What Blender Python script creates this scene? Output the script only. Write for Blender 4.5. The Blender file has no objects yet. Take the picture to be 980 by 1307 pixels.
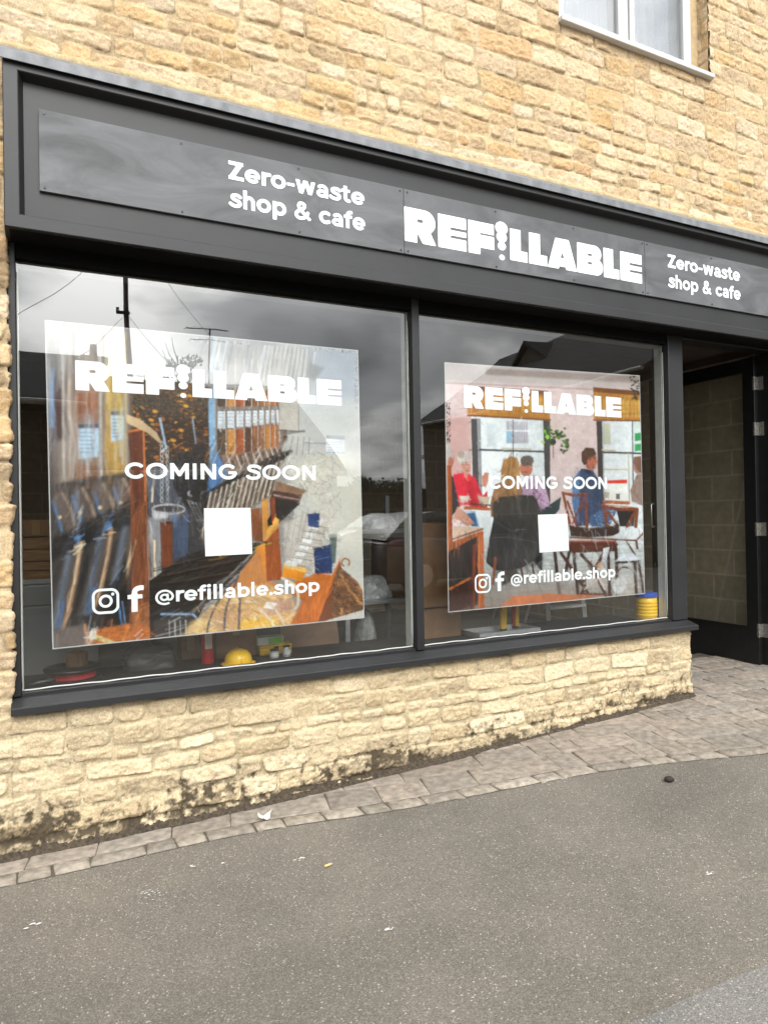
import bpy, bmesh, math, random
import numpy as np
from mathutils import Vector, Matrix
R = math.radians
rnd = random.Random(7)
scene = bpy.context.scene
col = scene.collection

# ------------------------------------------------------------------ camera, sky, sun, exposure
CX, CY_, FPX = 490.0, 653.5, 882.2
CAMY, EZ = -3.7, 1.55
def cam_rows(yaw, pitch, roll):
    cy, sy = math.cos(yaw), math.sin(yaw)
    f = np.array([sy*math.cos(pitch), cy*math.cos(pitch), math.sin(pitch)])
    r = np.array([cy, -sy, 0.0]); u = np.cross(r, f)
    return np.array([math.cos(roll)*r+math.sin(roll)*u, math.sin(roll)*r-math.cos(roll)*u, f])
CM = cam_rows(R(26.294), R(0.341), R(-0.998))
cd = bpy.data.cameras.new('camera'); cam = bpy.data.objects.new('camera', cd); col.objects.link(cam)
cd.sensor_fit = 'HORIZONTAL'; cd.sensor_width = 36; cd.lens = FPX/980*36
cd.clip_start = .05; cd.clip_end = 2000
m3 = Matrix([[CM[0][i], -CM[1][i], -CM[2][i]] for i in range(3)])
cam.matrix_world = Matrix.Translation((0, CAMY, EZ)) @ m3.to_4x4()
scene.camera = cam
SUN_EL, SUN_AZ = 38, 178          # azimuth of the sun, clockwise from +Y: behind the viewer's left shoulder
w = bpy.data.worlds.new('World'); scene.world = w; w.use_nodes = True
nt = w.node_tree; nt.nodes.clear()
def nn(t, typ, **kw):
    n = t.nodes.new(typ)
    for k, v in kw.items(): setattr(n, k, v)
    return n
wout = nn(nt, 'ShaderNodeOutputWorld')
sky = nn(nt, 'ShaderNodeTexSky', sky_type='NISHITA', sun_disc=False)
sky.sun_elevation = R(SUN_EL); sky.sun_rotation = R(SUN_AZ); sky.air_density = 1.2; sky.dust_density = 2
bg1 = nn(nt, 'ShaderNodeBackground'); bg1.inputs[1].default_value = .12
nt.links.new(sky.outputs[0], bg1.inputs[0])
tc = nn(nt, 'ShaderNodeTexCoord'); sx = nn(nt, 'ShaderNodeSeparateXYZ'); nt.links.new(tc.outputs['Generated'], sx.inputs[0])
def wmath(op, a, b):
    m = nn(nt, 'ShaderNodeMath', operation=op)
    for i, v in enumerate((a, b)):
        if isinstance(v, (int, float)): m.inputs[i].default_value = v
        else: nt.links.new(v, m.inputs[i])
    return m.outputs[0]
den = wmath('ADD', wmath('MAXIMUM', sx.outputs[2], 0.0), .34)
cmb = nn(nt, 'ShaderNodeCombineXYZ')
nt.links.new(wmath('DIVIDE', sx.outputs[0], den), cmb.inputs[0]); nt.links.new(wmath('DIVIDE', sx.outputs[1], den), cmb.inputs[1])
n1 = nn(nt, 'ShaderNodeTexNoise', noise_dimensions='4D'); n1.inputs['W'].default_value = 2.8; n1.inputs['Scale'].default_value = 2.1; n1.inputs['Detail'].default_value = 9; n1.inputs['Roughness'].default_value = .52; n1.inputs['Distortion'].default_value = .25
nt.links.new(cmb.outputs[0], n1.inputs['Vector'])
cr = nn(nt, 'ShaderNodeValToRGB')
e = cr.color_ramp.elements; e[0].position = .30; e[0].color = (.27, .285, .30, 1); e[1].position = .62; e[1].color = (1.35, 1.35, 1.32, 1)
x = cr.color_ramp.elements.new(.5); x.color = (.66, .68, .69, 1)
nt.links.new(n1.outputs[0], cr.inputs[0])
bg2 = nn(nt, 'ShaderNodeBackground')
elv = nn(nt, 'ShaderNodeMapRange'); nt.links.new(sx.outputs[2], elv.inputs[0]); elv.inputs[1].default_value = 0; elv.inputs[2].default_value = 1; elv.inputs[3].default_value = .95; elv.inputs[4].default_value = 2.2   # an overcast sky is brightest overhead
# cloud is brighter round the hidden sun
sdir = (math.sin(R(SUN_AZ))*math.cos(R(SUN_EL)), math.cos(R(SUN_AZ))*math.cos(R(SUN_EL)), math.sin(R(SUN_EL)))
dt = nn(nt, 'ShaderNodeVectorMath', operation='DOT_PRODUCT'); nt.links.new(tc.outputs['Generated'], dt.inputs[0]); dt.inputs[1].default_value = sdir
glow = wmath('MULTIPLY_ADD', wmath('POWER', wmath('MAXIMUM', dt.outputs['Value'], 0.0), 6.0), 3.7)
glow.node.inputs[2].default_value = .85
nt.links.new(wmath('MULTIPLY', elv.outputs[0], glow), bg2.inputs[1])
nt.links.new(cr.outputs[0], bg2.inputs[0])
n2 = nn(nt, 'ShaderNodeTexNoise'); n2.inputs['Scale'].default_value = 1.1; n2.inputs['Detail'].default_value = 6
nt.links.new(cmb.outputs[0], n2.inputs['Vector'])
mr = nn(nt, 'ShaderNodeMapRange'); mr.inputs[1].default_value = .24; mr.inputs[2].default_value = .36
nt.links.new(n2.outputs[0], mr.inputs[0])
mx = nn(nt, 'ShaderNodeMixShader'); nt.links.new(mr.outputs[0], mx.inputs[0]); nt.links.new(bg1.outputs[0], mx.inputs[1]); nt.links.new(bg2.outputs[0], mx.inputs[2])
nt.links.new(mx.outputs[0], wout.inputs[0])
sl = bpy.data.lights.new('sun', 'SUN'); sl.energy = .8; sl.angle = R(22); sl.color = (1, .95, .87)
so = bpy.data.objects.new('sun', sl); col.objects.link(so)
sd = Vector((math.sin(R(SUN_AZ))*math.cos(R(SUN_EL)), math.cos(R(SUN_AZ))*math.cos(R(SUN_EL)), math.sin(R(SUN_EL))))
so.rotation_euler = sd.to_track_quat('Z', 'Y').to_euler()
vs = scene.view_settings; vs.view_transform = 'Standard'; vs.look = 'None'; vs.exposure = .26; vs.gamma = 1; vs.use_curve_mapping = False
scene.cycles.max_bounces = 8; scene.cycles.transparent_max_bounces = 16; scene.cycles.use_denoising = True

# ------------------------------------------------------------------ pixel -> place helpers
def ray(px, py): return CM.T @ np.array([px-CX, py-CY_, FPX])
def wp(px, py, y):                       # point on a plane parallel to the shop front
    d = ray(px, py); t = (y-CAMY)/d[1]; return float(d[0]*t), float(EZ+d[2]*t)
def xp(px, py, X):                       # point on a plane across the shop front
    d = ray(px, py); t = X/d[0]; return float(CAMY+d[1]*t), float(EZ+d[2]*t)
def gz(X, Y):
    X = np.asarray(X, float); Y = np.asarray(Y, float)
    z = -.01+.0275*np.log1p(np.exp(np.clip((X-1.4)/.5, -30, 12.5)))
    return z+.02*np.clip(Y, -6, .6)
def gp(px, py):
    d = ray(px, py); t = 3.0
    for _ in range(40):
        X, Y = d[0]*t, CAMY+d[1]*t; t = (float(gz(X, Y))-EZ)/d[2]
    return float(d[0]*t), float(CAMY+d[1]*t)
def mirror(px, py, dist):                # what a pixel of the glass shows, dist metres behind the viewer's side of the glass
    X, Z = wp(px, py, .06+dist); return X, .06-dist, Z

# ------------------------------------------------------------------ numpy noise
def vnoise(x, y, seed):
    t = np.random.RandomState(seed).rand(256, 256)
    xi = np.floor(x).astype(int); yi = np.floor(y).astype(int); fx = x-xi; fy = y-yi
    fx = fx*fx*(3-2*fx); fy = fy*fy*(3-2*fy)
    a = t[yi % 256, xi % 256]; b = t[yi % 256, (xi+1) % 256]; c = t[(yi+1) % 256, xi % 256]; d = t[(yi+1) % 256, (xi+1) % 256]
    return (a*(1-fx)+b*fx)*(1-fy)+(c*(1-fx)+d*fx)*fy
def fbm(x, y, seed, octv=4, gain=.5):
    s = 0; a = 1; n = 0
    for k in range(octv):
        s = s+a*vnoise(x*2**k, y*2**k, seed+k); n += a; a *= gain
    return s/n-.5
def sstep(a, b, x):
    t = np.clip((x-a)/(b-a), 0, 1); return t*t*(3-2*t)
def lin(c):
    c = np.asarray(c, float)/255; return np.where(c <= .04045, c/12.92, ((c+.055)/1.055)**2.4)

# ------------------------------------------------------------------ materials
MATS = {}
def link(t, a, b): t.links.new(a, b)
def mat(name, base, rough=.6, var=.12, scale=8, bump=0, bscale=60, metal=0, spec=.5, attr=None, stretch=None, base2=None, detail=5):
    if name in MATS: return MATS[name]
    m = bpy.data.materials.new(name); m.use_nodes = True; t = m.node_tree
    p = t.nodes['Principled BSDF']; p.inputs['Roughness'].default_value = rough; p.inputs['Metallic'].default_value = metal
    p.inputs['Specular IOR Level'].default_value = spec
    c = nn(t, 'ShaderNodeTexCoord'); vec = c.outputs['Object']
    if stretch:
        mp = nn(t, 'ShaderNodeMapping'); mp.inputs['Scale'].default_value = stretch; link(t, vec, mp.inputs[0]); vec = mp.outputs[0]
    n = nn(t, 'ShaderNodeTexNoise'); n.inputs['Scale'].default_value = scale; n.inputs['Detail'].default_value = detail; link(t, vec, n.inputs['Vector'])
    r = nn(t, 'ShaderNodeValToRGB'); link(t, n.outputs[0], r.inputs[0])
    b = np.array(base); e = r.color_ramp.elements; e[0].position = .3; e[1].position = .7
    if attr:
        e[0].color = (1-var,)*3+(1,); e[1].color = (1+var,)*3+(1,)
        a = nn(t, 'ShaderNodeVertexColor', layer_name=attr)
        mm = nn(t, 'ShaderNodeMix', data_type='RGBA', blend_type='MULTIPLY'); mm.inputs[0].default_value = 1
        link(t, a.outputs[0], mm.inputs[6]); link(t, r.outputs[0], mm.inputs[7]); link(t, mm.outputs[2], p.inputs['Base Color'])
    else:
        lo = b*(1-var) if base2 is None else b; hi = b*(1+var) if base2 is None else np.array(base2)
        e[0].color = tuple(lo)+(1,); e[1].color = tuple(np.minimum(hi, .95))+(1,); link(t, r.outputs[0], p.inputs['Base Color'])
    if bump:
        n3 = nn(t, 'ShaderNodeTexNoise'); n3.inputs['Scale'].default_value = bscale; n3.inputs['Detail'].default_value = 6; link(t, vec, n3.inputs['Vector'])
        bp = nn(t, 'ShaderNodeBump'); bp.inputs['Strength'].default_value = bump; bp.inputs['Distance'].default_value = .01
        link(t, n3.outputs[0], bp.inputs['Height']); link(t, bp.outputs[0], p.inputs['Normal'])
    MATS[name] = m; return m

M_stone = mat('coursed_stone', (1, 1, 1), .95, .22, 120, .9, 260, attr='Col', spec=.2)
M_dark = mat('dark_grey_paint', (.0145, .0145, .016), .5, .22, 3, .05, 25)
M_dark2 = mat('charcoal_paint', (.0105, .0106, .0115), .5, .22, 4, .05, 30)
M_shade = mat('shade_black_paint', (.0035, .0035, .0035), .8, .2, 12, spec=.12)  # black paint darkened further: the shade under the fascia is put into the colour
M_black = mat('black_paint', (.008, .008, .0083), .4, .25, 12, .05, 60)
M_lead = mat('lead_flashing', (.17, .175, .185), .6, .30, 9, .25, 18, metal=.2, stretch=(1.6, 1, 1))
M_board = mat('chalky_sign_board', (.054, .0545, .0575), .6, .0, 1.9, .04, 30, base2=(.135, .138, .146), stretch=(1.0, 1, 2.6), detail=12)
MATS['chalky_sign_board'].node_tree.nodes['Noise Texture'].inputs['Distortion'].default_value = 1.2; MATS['chalky_sign_board'].node_tree.nodes['Noise Texture'].inputs['Roughness'].default_value = .62
M_vinyl = mat('white_vinyl', (.86, .87, .9), .45, .02, 3)
M_white = mat('white_frame_paint', (.52, .52, .51), .4, .04, 6)
M_liner = mat('pale_liner_paint', (.50, .50, .47), .6, .08, 20)
M_seal = mat('white_sealant', (.50, .50, .48), .6, .06, 60)
M_steel = mat('brushed_steel', (.5, .5, .5), .32, .2, 30, .1, 80, metal=1)
M_card = mat('brown_cardboard', (.27, .15, .08), .85, .12, 10, .1, 40)
M_wood = mat('varnished_wood', (.30, .165, .075), .5, .35, 6, .1, 20, stretch=(1, 1, 8))
M_ply = mat('plywood', (.16, .085, .045), .6, .3, 5, .1, 20, stretch=(1, 6, 1))
M_red = mat('red_paint', (.55, .012, .02), .3, .1, 8)
M_redcable = mat('red_cable_winding', (.72, .04, .06), .4, .4, 12, .6, 40, stretch=(.5, .5, 12))
M_yel = mat('yellow_plastic', (.80, .47, .015), .35, .06, 8)
M_blue = mat('blue_plastic', (.02, .08, .42), .35, .08, 8)
M_green = mat('green_card', (.22, .55, .06), .6, .1, 10)
M_blackp = mat('black_plastic', (.014, .014, .015), .4, .2, 10, .1, 30)
M_sheet = mat('grey_polythene', (.10, .105, .105), .3, .25, 14, .6, 18)
M_grey = mat('grey_enamel', (.34, .35, .36), .35, .08, 5)
M_alu = mat('aluminium', (.62, .63, .64), .35, .1, 20, metal=.7)
M_inner = mat('inner_dark_plaster', (.26, .245, .22), .9, .2, 4)
M_floorin = mat('concrete_screed', (.20, .19, .175), .8, .2, 3, .1, 30)
M_ceil = mat('brown_boarded_ceiling', (.07, .05, .038), .7, .3, 4, stretch=(1, 8, 1))

def brick_mat(name, c1, c2, mort, bw, rh, ms, axes, bump=.3):
    m = bpy.data.materials.new(name); m.use_nodes = True; t = m.node_tree; p = t.nodes['Principled BSDF']; p.inputs['Roughness'].default_value = .92
    c = nn(t, 'ShaderNodeTexCoord'); s = nn(t, 'ShaderNodeSeparateXYZ'); link(t, c.outputs['Object'], s.inputs[0])
    k = nn(t, 'ShaderNodeCombineXYZ'); link(t, s.outputs[axes[0]], k.inputs[0]); link(t, s.outputs[axes[1]], k.inputs[1])
    b = nn(t, 'ShaderNodeTexBrick'); link(t, k.outputs[0], b.inputs['Vector'])
    b.inputs['Color1'].default_value = c1+(1,); b.inputs['Color2'].default_value = c2+(1,); b.inputs['Mortar'].default_value = mort+(1,)
    b.inputs['Scale'].default_value = 1; b.inputs['Mortar Size'].default_value = ms; b.inputs['Brick Width'].default_value = bw; b.inputs['Row Height'].default_value = rh
    b.inputs['Mortar Smooth'].default_value = .2
    n = nn(t, 'ShaderNodeTexNoise'); n.inputs['Scale'].default_value = 14; n.inputs['Detail'].default_value = 6; link(t, c.outputs['Object'], n.inputs['Vector'])
    r = nn(t, 'ShaderNodeValToRGB'); r.color_ramp.elements[0].color = (.7, .7, .7, 1); r.color_ramp.elements[1].color = (1.25, 1.25, 1.25, 1); link(t, n.outputs[0], r.inputs[0])
    mm = nn(t, 'ShaderNodeMix', data_type='RGBA', blend_type='MULTIPLY'); mm.inputs[0].default_value = 1
    link(t, b.outputs[0], mm.inputs[6]); link(t, r.outputs[0], mm.inputs[7]); link(t, mm.outputs[2], p.inputs['Base Color'])
    bp = nn(t, 'ShaderNodeBump'); bp.invert = True; bp.inputs['Strength'].default_value = bump; bp.inputs['Distance'].default_value = .01
    link(t, b.outputs['Fac'], bp.inputs['Height']); link(t, bp.outputs[0], p.inputs['Normal'])
    MATS[name] = m; return m
M_blockx = brick_mat('concrete_blockwork_side', (.47, .41, .30), (.54, .47, .35), (.64, .58, .46), .44, .235, .011, (1, 2))  # lighter copy of the rear blockwork: extra light put into the colour
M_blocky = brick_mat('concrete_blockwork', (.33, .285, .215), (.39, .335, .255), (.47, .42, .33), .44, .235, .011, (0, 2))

def glass_mats():
    out = []
    for nm, f0, tint, wav in (('window_glass', .115, (.93, .945, .94), .012), ('clear_glass', .004, (.98, .985, .98), 0), ('door_glass', .05, (.93, .93, .91), .01), ('upper_glass', .075, (.93, .94, .95), 0)):
        m = bpy.data.materials.new(nm); m.use_nodes = True; t = m.node_tree; t.nodes.clear()
        o = nn(t, 'ShaderNodeOutputMaterial'); mx = nn(t, 'ShaderNodeMixShader'); tr = nn(t, 'ShaderNodeBsdfTransparent'); gl = nn(t, 'ShaderNodeBsdfGlossy')
        tr.inputs[0].default_value = tint+(1,); gl.inputs['Roughness'].default_value = .0; gl.inputs[0].default_value = (1, 1, 1, 1)
        lw = nn(t, 'ShaderNodeLayerWeight'); lw.inputs['Blend'].default_value = .5          # facing = 1-|cos|: the same from both sides
        pw_ = nn(t, 'ShaderNodeMath', operation='POWER'); link(t, lw.outputs['Facing'], pw_.inputs[0]); pw_.inputs[1].default_value = 5
        ma = nn(t, 'ShaderNodeMath', operation='MULTIPLY_ADD'); link(t, pw_.outputs[0], ma.inputs[0]); ma.inputs[1].default_value = 1-f0; ma.inputs[2].default_value = f0
        link(t, ma.outputs[0], mx.inputs[0]); link(t, tr.outputs[0], mx.inputs[1]); link(t, gl.outputs[0], mx.inputs[2])
        if wav:
            c = nn(t, 'ShaderNodeTexCoord'); n = nn(t, 'ShaderNodeTexNoise'); n.inputs['Scale'].default_value = 1.3; n.inputs['Detail'].default_value = 1; link(t, c.outputs['Object'], n.inputs['Vector'])
            b = nn(t, 'ShaderNodeBump'); b.inputs['Strength'].default_value = wav; b.inputs['Distance'].default_value = .3; link(t, n.outputs[0], b.inputs['Height']); link(t, b.outputs[0], gl.inputs['Normal'])
        link(t, mx.outputs[0], o.inputs[0]); MATS[nm] = m; out.append(m)
    return out
M_glass, M_clear, M_doorglass, M_upglass = glass_mats()

# ------------------------------------------------------------------ object helpers
def tag(o, label=None, cat=None, group=None, kind=None):
    if label: o['label'] = label
    if cat: o['category'] = cat
    if group: o['group'] = group
    if kind: o['kind'] = kind
    return o
def empty(name, loc, label, cat, group=None, rz=0):
    o = bpy.data.objects.new(name, None); col.objects.link(o); o.location = loc; o.rotation_euler = (0, 0, rz); o.empty_display_size = .1
    return tag(o, label, cat, group)
def obj(name, me, m, parent=None, smooth=False):
    """links a mesh given in WORLD coordinates when the parent has no rotation"""
    o = bpy.data.objects.new(name, me); col.objects.link(o)
    for mm in (m if isinstance(m, (list, tuple)) else [m]): me.materials.append(mm)
    if parent:
        o.parent = parent
        if parent.type == 'EMPTY': o.matrix_parent_inverse = Matrix.Translation(-Vector(parent.location))   # a mesh parent already sits at the world origin
    if smooth:
        for p in me.polygons: p.use_smooth = True
    return o
class MB:
    def __init__(s): s.v = []; s.f = []
    def add(s, v, f):
        n = len(s.v); s.v += [tuple(map(float, p)) for p in v]; s.f += [[i+n for i in q] for q in f]; return s
    def box(s, x0, x1, y0, y1, z0, z1, b=0):
        if b <= 0:
            v = [(x0, y0, z0), (x1, y0, z0), (x1, y1, z0), (x0, y1, z0), (x0, y0, z1), (x1, y0, z1), (x1, y1, z1), (x0, y1, z1)]
            return s.add(v, [(3, 2, 1, 0), (4, 5, 6, 7), (0, 1, 5, 4), (1, 2, 6, 5), (2, 3, 7, 6), (3, 0, 4, 7)])
        bm = bmesh.new(); bmesh.ops.create_cube(bm, size=1)
        bmesh.ops.scale(bm, vec=(x1-x0, y1-y0, z1-z0), verts=bm.verts); bmesh.ops.translate(bm, vec=((x0+x1)/2, (y0+y1)/2, (z0+z1)/2), verts=bm.verts)
        bmesh.ops.bevel(bm, geom=bm.edges[:], offset=b, segments=2, affect='EDGES', profile=.5)
        bm.verts.index_update(); s.add([v.co for v in bm.verts], [[v.index for v in f.verts] for f in bm.faces]); bm.free(); return s
    def prism(s, pts, h0, h1, axis='z'):
        """pts 2D outline, extruded along axis"""
        def mk(p, h): return (p[0], p[1], h) if axis == 'z' else ((h, p[0], p[1]) if axis == 'x' else (p[0], h, p[1]))
        n = len(pts); v = [mk(p, h0) for p in pts]+[mk(p, h1) for p in pts]
        return s.add(v, [list(range(n))[::-1], list(range(n, 2*n))]+[(i, (i+1) % n, n+(i+1) % n, n+i) for i in range(n)])
    def tube(s, pts, r, seg=10, caps=True):
        P = [Vector(p) for p in pts]; rs = r if isinstance(r, (list, tuple)) else [r]*len(P); rings = []; up = None
        for i, p in enumerate(P):
            t = ((P[min(i+1, len(P)-1)]-P[max(i-1, 0)])).normalized()
            if up is None: up = Vector((0, 0, 1)) if abs(t.z) < .9 else Vector((1, 0, 0))
            a = t.cross(up); a = a.normalized() if a.length > 1e-6 else t.orthogonal().normalized(); b = a.cross(t).normalized(); up = b
            rings.append([p+(a*math.cos(2*math.pi*k/seg)+b*math.sin(2*math.pi*k/seg))*rs[i] for k in range(seg)])
        v = [q for g in rings for q in g]; f = []
        for i in range(len(P)-1):
            for k in range(seg): f.append((i*seg+k, i*seg+(k+1) % seg, (i+1)*seg+(k+1) % seg, (i+1)*seg+k))
        if caps: f += [tuple(range(seg))[::-1], tuple(range((len(P)-1)*seg, len(P)*seg))]
        return s.add(v, f)
    def lathe(s, prof, c, seg=28):
        v = []; f = []; n = len(prof)
        for k in range(seg):
            a = 2*math.pi*k/seg
            v += [(c[0]+r*math.cos(a), c[1]+r*math.sin(a), c[2]+z) for r, z in prof]
        for k in range(seg):
            for i in range(n-1):
                k2 = (k+1) % seg; f.append((k*n+i, k2*n+i, k2*n+i+1, k*n+i+1))
        return s.add(v, f)
    def mesh(s, name):
        me = bpy.data.meshes.new(name); me.from_pydata(s.v, [], s.f); me.update()
        bm = bmesh.new(); bm.from_mesh(me); bmesh.ops.recalc_face_normals(bm, faces=bm.faces); bm.to_mesh(me); bm.free(); return me
    def build(s, name, m, parent=None, smooth=False): return obj(name, s.mesh(name), m, parent, smooth)
def autosmooth(o, ang=35):
    me = o.data
    for p in me.polygons: p.use_smooth = True
    try: me.set_sharp_from_angle(angle=R(ang))
    except Exception: pass
    return o
def gridmesh(name, P, colr=None, keep=None, flip=False):
    nr, nc = P.shape[:2]; me = bpy.data.meshes.new(name)
    idx = np.arange(nr*nc).reshape(nr, nc)
    q = np.stack([idx[:-1, :-1], idx[:-1, 1:], idx[1:, 1:], idx[1:, :-1]], -1)
    if flip: q = q[..., ::-1]
    q = q.reshape(-1, 4)
    if keep is not None: q = q[keep.reshape(-1)]
    n = len(q)
    me.vertices.add(nr*nc); me.vertices.foreach_set('co', P.reshape(-1).astype(np.float32))
    me.loops.add(n*4); me.loops.foreach_set('vertex_index', q.reshape(-1).astype(np.int32))
    me.polygons.add(n); me.polygons.foreach_set('loop_start', (np.arange(n)*4).astype(np.int32)); me.polygons.foreach_set('loop_total', np.full(n, 4, np.int32))
    me.update(calc_edges=True)
    if colr is not None:
        a = me.color_attributes.new('Col', 'FLOAT_COLOR', 'POINT'); c4 = np.ones((nr*nc, 4), np.float32); c4[:, :3] = colr.reshape(-1, 3); a.data.foreach_set('color', c4.reshape(-1))
    return me

# ------------------------------------------------------------------ coursed rubble stone
_cr = np.random.RandomState(11)
def _courses():
    z = -.6; e = [z]
    while z < 7.2:
        z += _cr.choice([.066, .076, .086, .096, .106, .116], p=[.12, .2, .24, .22, .14, .08])*(1.0 if z < .72 else 1.36); e.append(z)
    return np.array(e)
COURSE = _courses()
ROWS = []
for k in range(len(COURSE)):
    x = -6-_cr.rand(); L = [x]
    hgt = (COURSE[min(k+1, len(COURSE)-1)]-COURSE[k]) if k+1 < len(COURSE) else .1
    while x < 12:
        x += np.clip(_cr.normal(2.5 if COURSE[k] < .7 else 1.95, .7), 1.0, 3.9)*hgt*_cr.choice([.8, 1.0, 1.15]); L.append(x)
    ROWS.append(np.array(L))
PAL = np.array([(.57, .405, .225), (.60, .445, .265), (.545, .37, .185), (.585, .44, .275), (.50, .36, .205), (.63, .49, .32), (.57, .375, .195), (.57, .425, .26)])
PALW = np.array([.22, .2, .13, .16, .1, .1, .03, .06])
def stone(x, z, seed=0):
    """height above the mortar bed and colour of the wall at wall coordinates"""
    x0, z0 = x, z
    wx = x+.020*fbm(x*6, z*6, 21, 3)+.010*fbm(x*26, z*26, 31, 2)
    wz = z+.030*fbm(x*2.2, z*5, 41, 3)+.010*fbm(x*24, z*24, 51, 2)+.02*fbm(x*.7, z*.2, 47, 2)
    ci = np.clip(np.searchsorted(COURSE, wz.ravel())-1, 0, len(COURSE)-2).reshape(x.shape)
    d = np.zeros_like(x); sid = np.zeros(x.shape, int); U = np.zeros_like(x); V = np.zeros_like(x)
    for k in np.unique(ci):
        mk = ci == k; r = ROWS[k]; xx = wx[mk]; i = np.clip(np.searchsorted(r, xx)-1, 0, len(r)-2)
        zl, zr = COURSE[k], COURSE[k+1]
        hs = np.random.RandomState(1000+k).rand(len(r), 6)
        jl, jr = .003+.006*hs[i, 0], .003+.006*hs[i, 1]; jb, jt = .003+.006*hs[i, 2], .003+.005*hs[i, 3]
        drop = (hs[i, 4] > .72)*.018*hs[i, 5]; tl = (hs[i, 3]-.5)*.14
        zz = wz[mk]+tl*(xx-(r[i]+r[i+1])/2)
        cx = (r[i]+jl+r[i+1]-jr)/2; cz = (zl+jb+zr-jt-drop)/2; hx = (r[i+1]-jr-r[i]-jl)/2; hz = (zr-jt-drop-zl-jb)/2
        rr = .012+.022*hs[i, 5]; rr = np.minimum(rr, np.minimum(hx, hz)*.8)
        qx = np.abs(xx-cx)-hx+rr; qz = np.abs(zz-cz)-hz+rr
        sd_ = np.hypot(np.maximum(qx, 0), np.maximum(qz, 0))+np.minimum(np.maximum(qx, qz), 0)-rr
        d[mk] = -sd_; sid[mk] = k*1000+i; U[mk] = (xx-cx)/hx; V[mk] = (zz-cz)/hz
    pr = np.random.RandomState(77); tab = pr.rand(1000003, 5)[:, :] if False else None
    hsh = lambda s: np.modf(np.abs(np.sin(sid*12.9898+s*78.233)*43758.5453))[0]
    r1, r2, r3, r4 = hsh(1), hsh(2), hsh(3), hsh(4)
    edge = sstep(-.001, .0075, d)
    bulge = .005+.008*r1
    dome = 1-.28*np.clip(np.abs(U), 0, 1)**4-.28*np.clip(np.abs(V), 0, 1)**4
    tilt = (r2-.5)*.010*U+((r3-.62)*.012)*V*-1
    ox, oz = r1*37, r2*53
    ridge = np.abs(fbm(x*15+ox, z*22+oz, 61, 3))
    rough = .014*fbm(x*13+ox, z*20+oz, 71, 5, .6)-.013*ridge+.0085*fbm(x*55, z*55, 75, 2)+.006*fbm(x*120, z*120, 78, 2)
    h = edge*(bulge*dome+tilt+rough+.004)
    mort = .004*fbm(x*30, z*30, 81, 3)+.003*fbm(x*90, z*90, 85, 2)
    h = np.maximum(h, -.01)+mort
    # smeared pointing runs over part of the stone faces
    sm = sstep(.02, .22, fbm(x*3.1, z*4.2, 91, 4)+.25*(1-edge)-.10)
    h = h*(1-.35*sm)+.0030*sm
    pi = np.searchsorted(np.cumsum(PALW)/PALW.sum(), r4*.9999)
    c = PAL[pi]*np.array([1.03, 1.04, 1.10])*(1.09+.11*r3)[..., None]
    c = c*(1+.24*fbm(x*9+ox, z*14+oz, 101, 4)+.46*fbm(x*60, z*60, 105, 4, .8))[..., None]
    st = sstep(.12, .3, fbm(x*4+ox, z*5+oz, 111, 3))[..., None]; c = c*(1-.35*st)+np.array([.53, .31, .11])*.35*st
    mc = np.array([.67, .51, .31])*(1+.25*fbm(x*5, z*5, 121, 3)+.25*fbm(x*80, z*80, 125, 2))[..., None]
    k = (edge*(1-.6*sm))[..., None]; c = c*k+mc*(1-k)
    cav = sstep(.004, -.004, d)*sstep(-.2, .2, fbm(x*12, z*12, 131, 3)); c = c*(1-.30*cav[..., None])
    crevice_shade = np.exp(-((d-.0004)/.0022)**2)*sstep(-.10, .12, fbm(x*8, z*8, 135, 4))*(.35+.65*(V < -.2)); c = c*(1-.70*np.clip(crevice_shade, 0, 1)[..., None])  # thin dark lines, strongest below each stone: shade painted into the colour
    return h, c
def low_palette(x, z, c, h):
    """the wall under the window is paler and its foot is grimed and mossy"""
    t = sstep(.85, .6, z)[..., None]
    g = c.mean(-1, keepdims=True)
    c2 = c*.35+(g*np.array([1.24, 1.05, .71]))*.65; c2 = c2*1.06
    c = c*(1-t)+c2*t
    a = z-gz(x, 0*x)
    n = fbm(x*4, z*9, 141, 5, .6); n2 = fbm(x*25, z*25, 145, 3)
    n3 = fbm(x*70, z*70, 147, 3, .7); dirt = sstep(.03, -.05, a-.125-.34*n-.30*n2-.16*n3+.020*np.clip(x-.5, 0, 3))*(1-.6*sstep(.006, .017, h+.010*n3))
    spots = sstep(.06, .16, fbm(x*22, z*30, 151, 5, .75)+.12*n)*sstep(.36, .06, a)*(1-.5*sstep(.010, .02, h))
    dark = np.array([.062, .047, .030])*(1+.8*n2)[..., None]
    k = np.clip(.93*dirt+.75*spots, 0, .95)[..., None]; c = c*(1-k)+dark*k
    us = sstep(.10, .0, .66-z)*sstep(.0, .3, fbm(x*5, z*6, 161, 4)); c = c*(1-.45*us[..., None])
    return c
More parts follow.
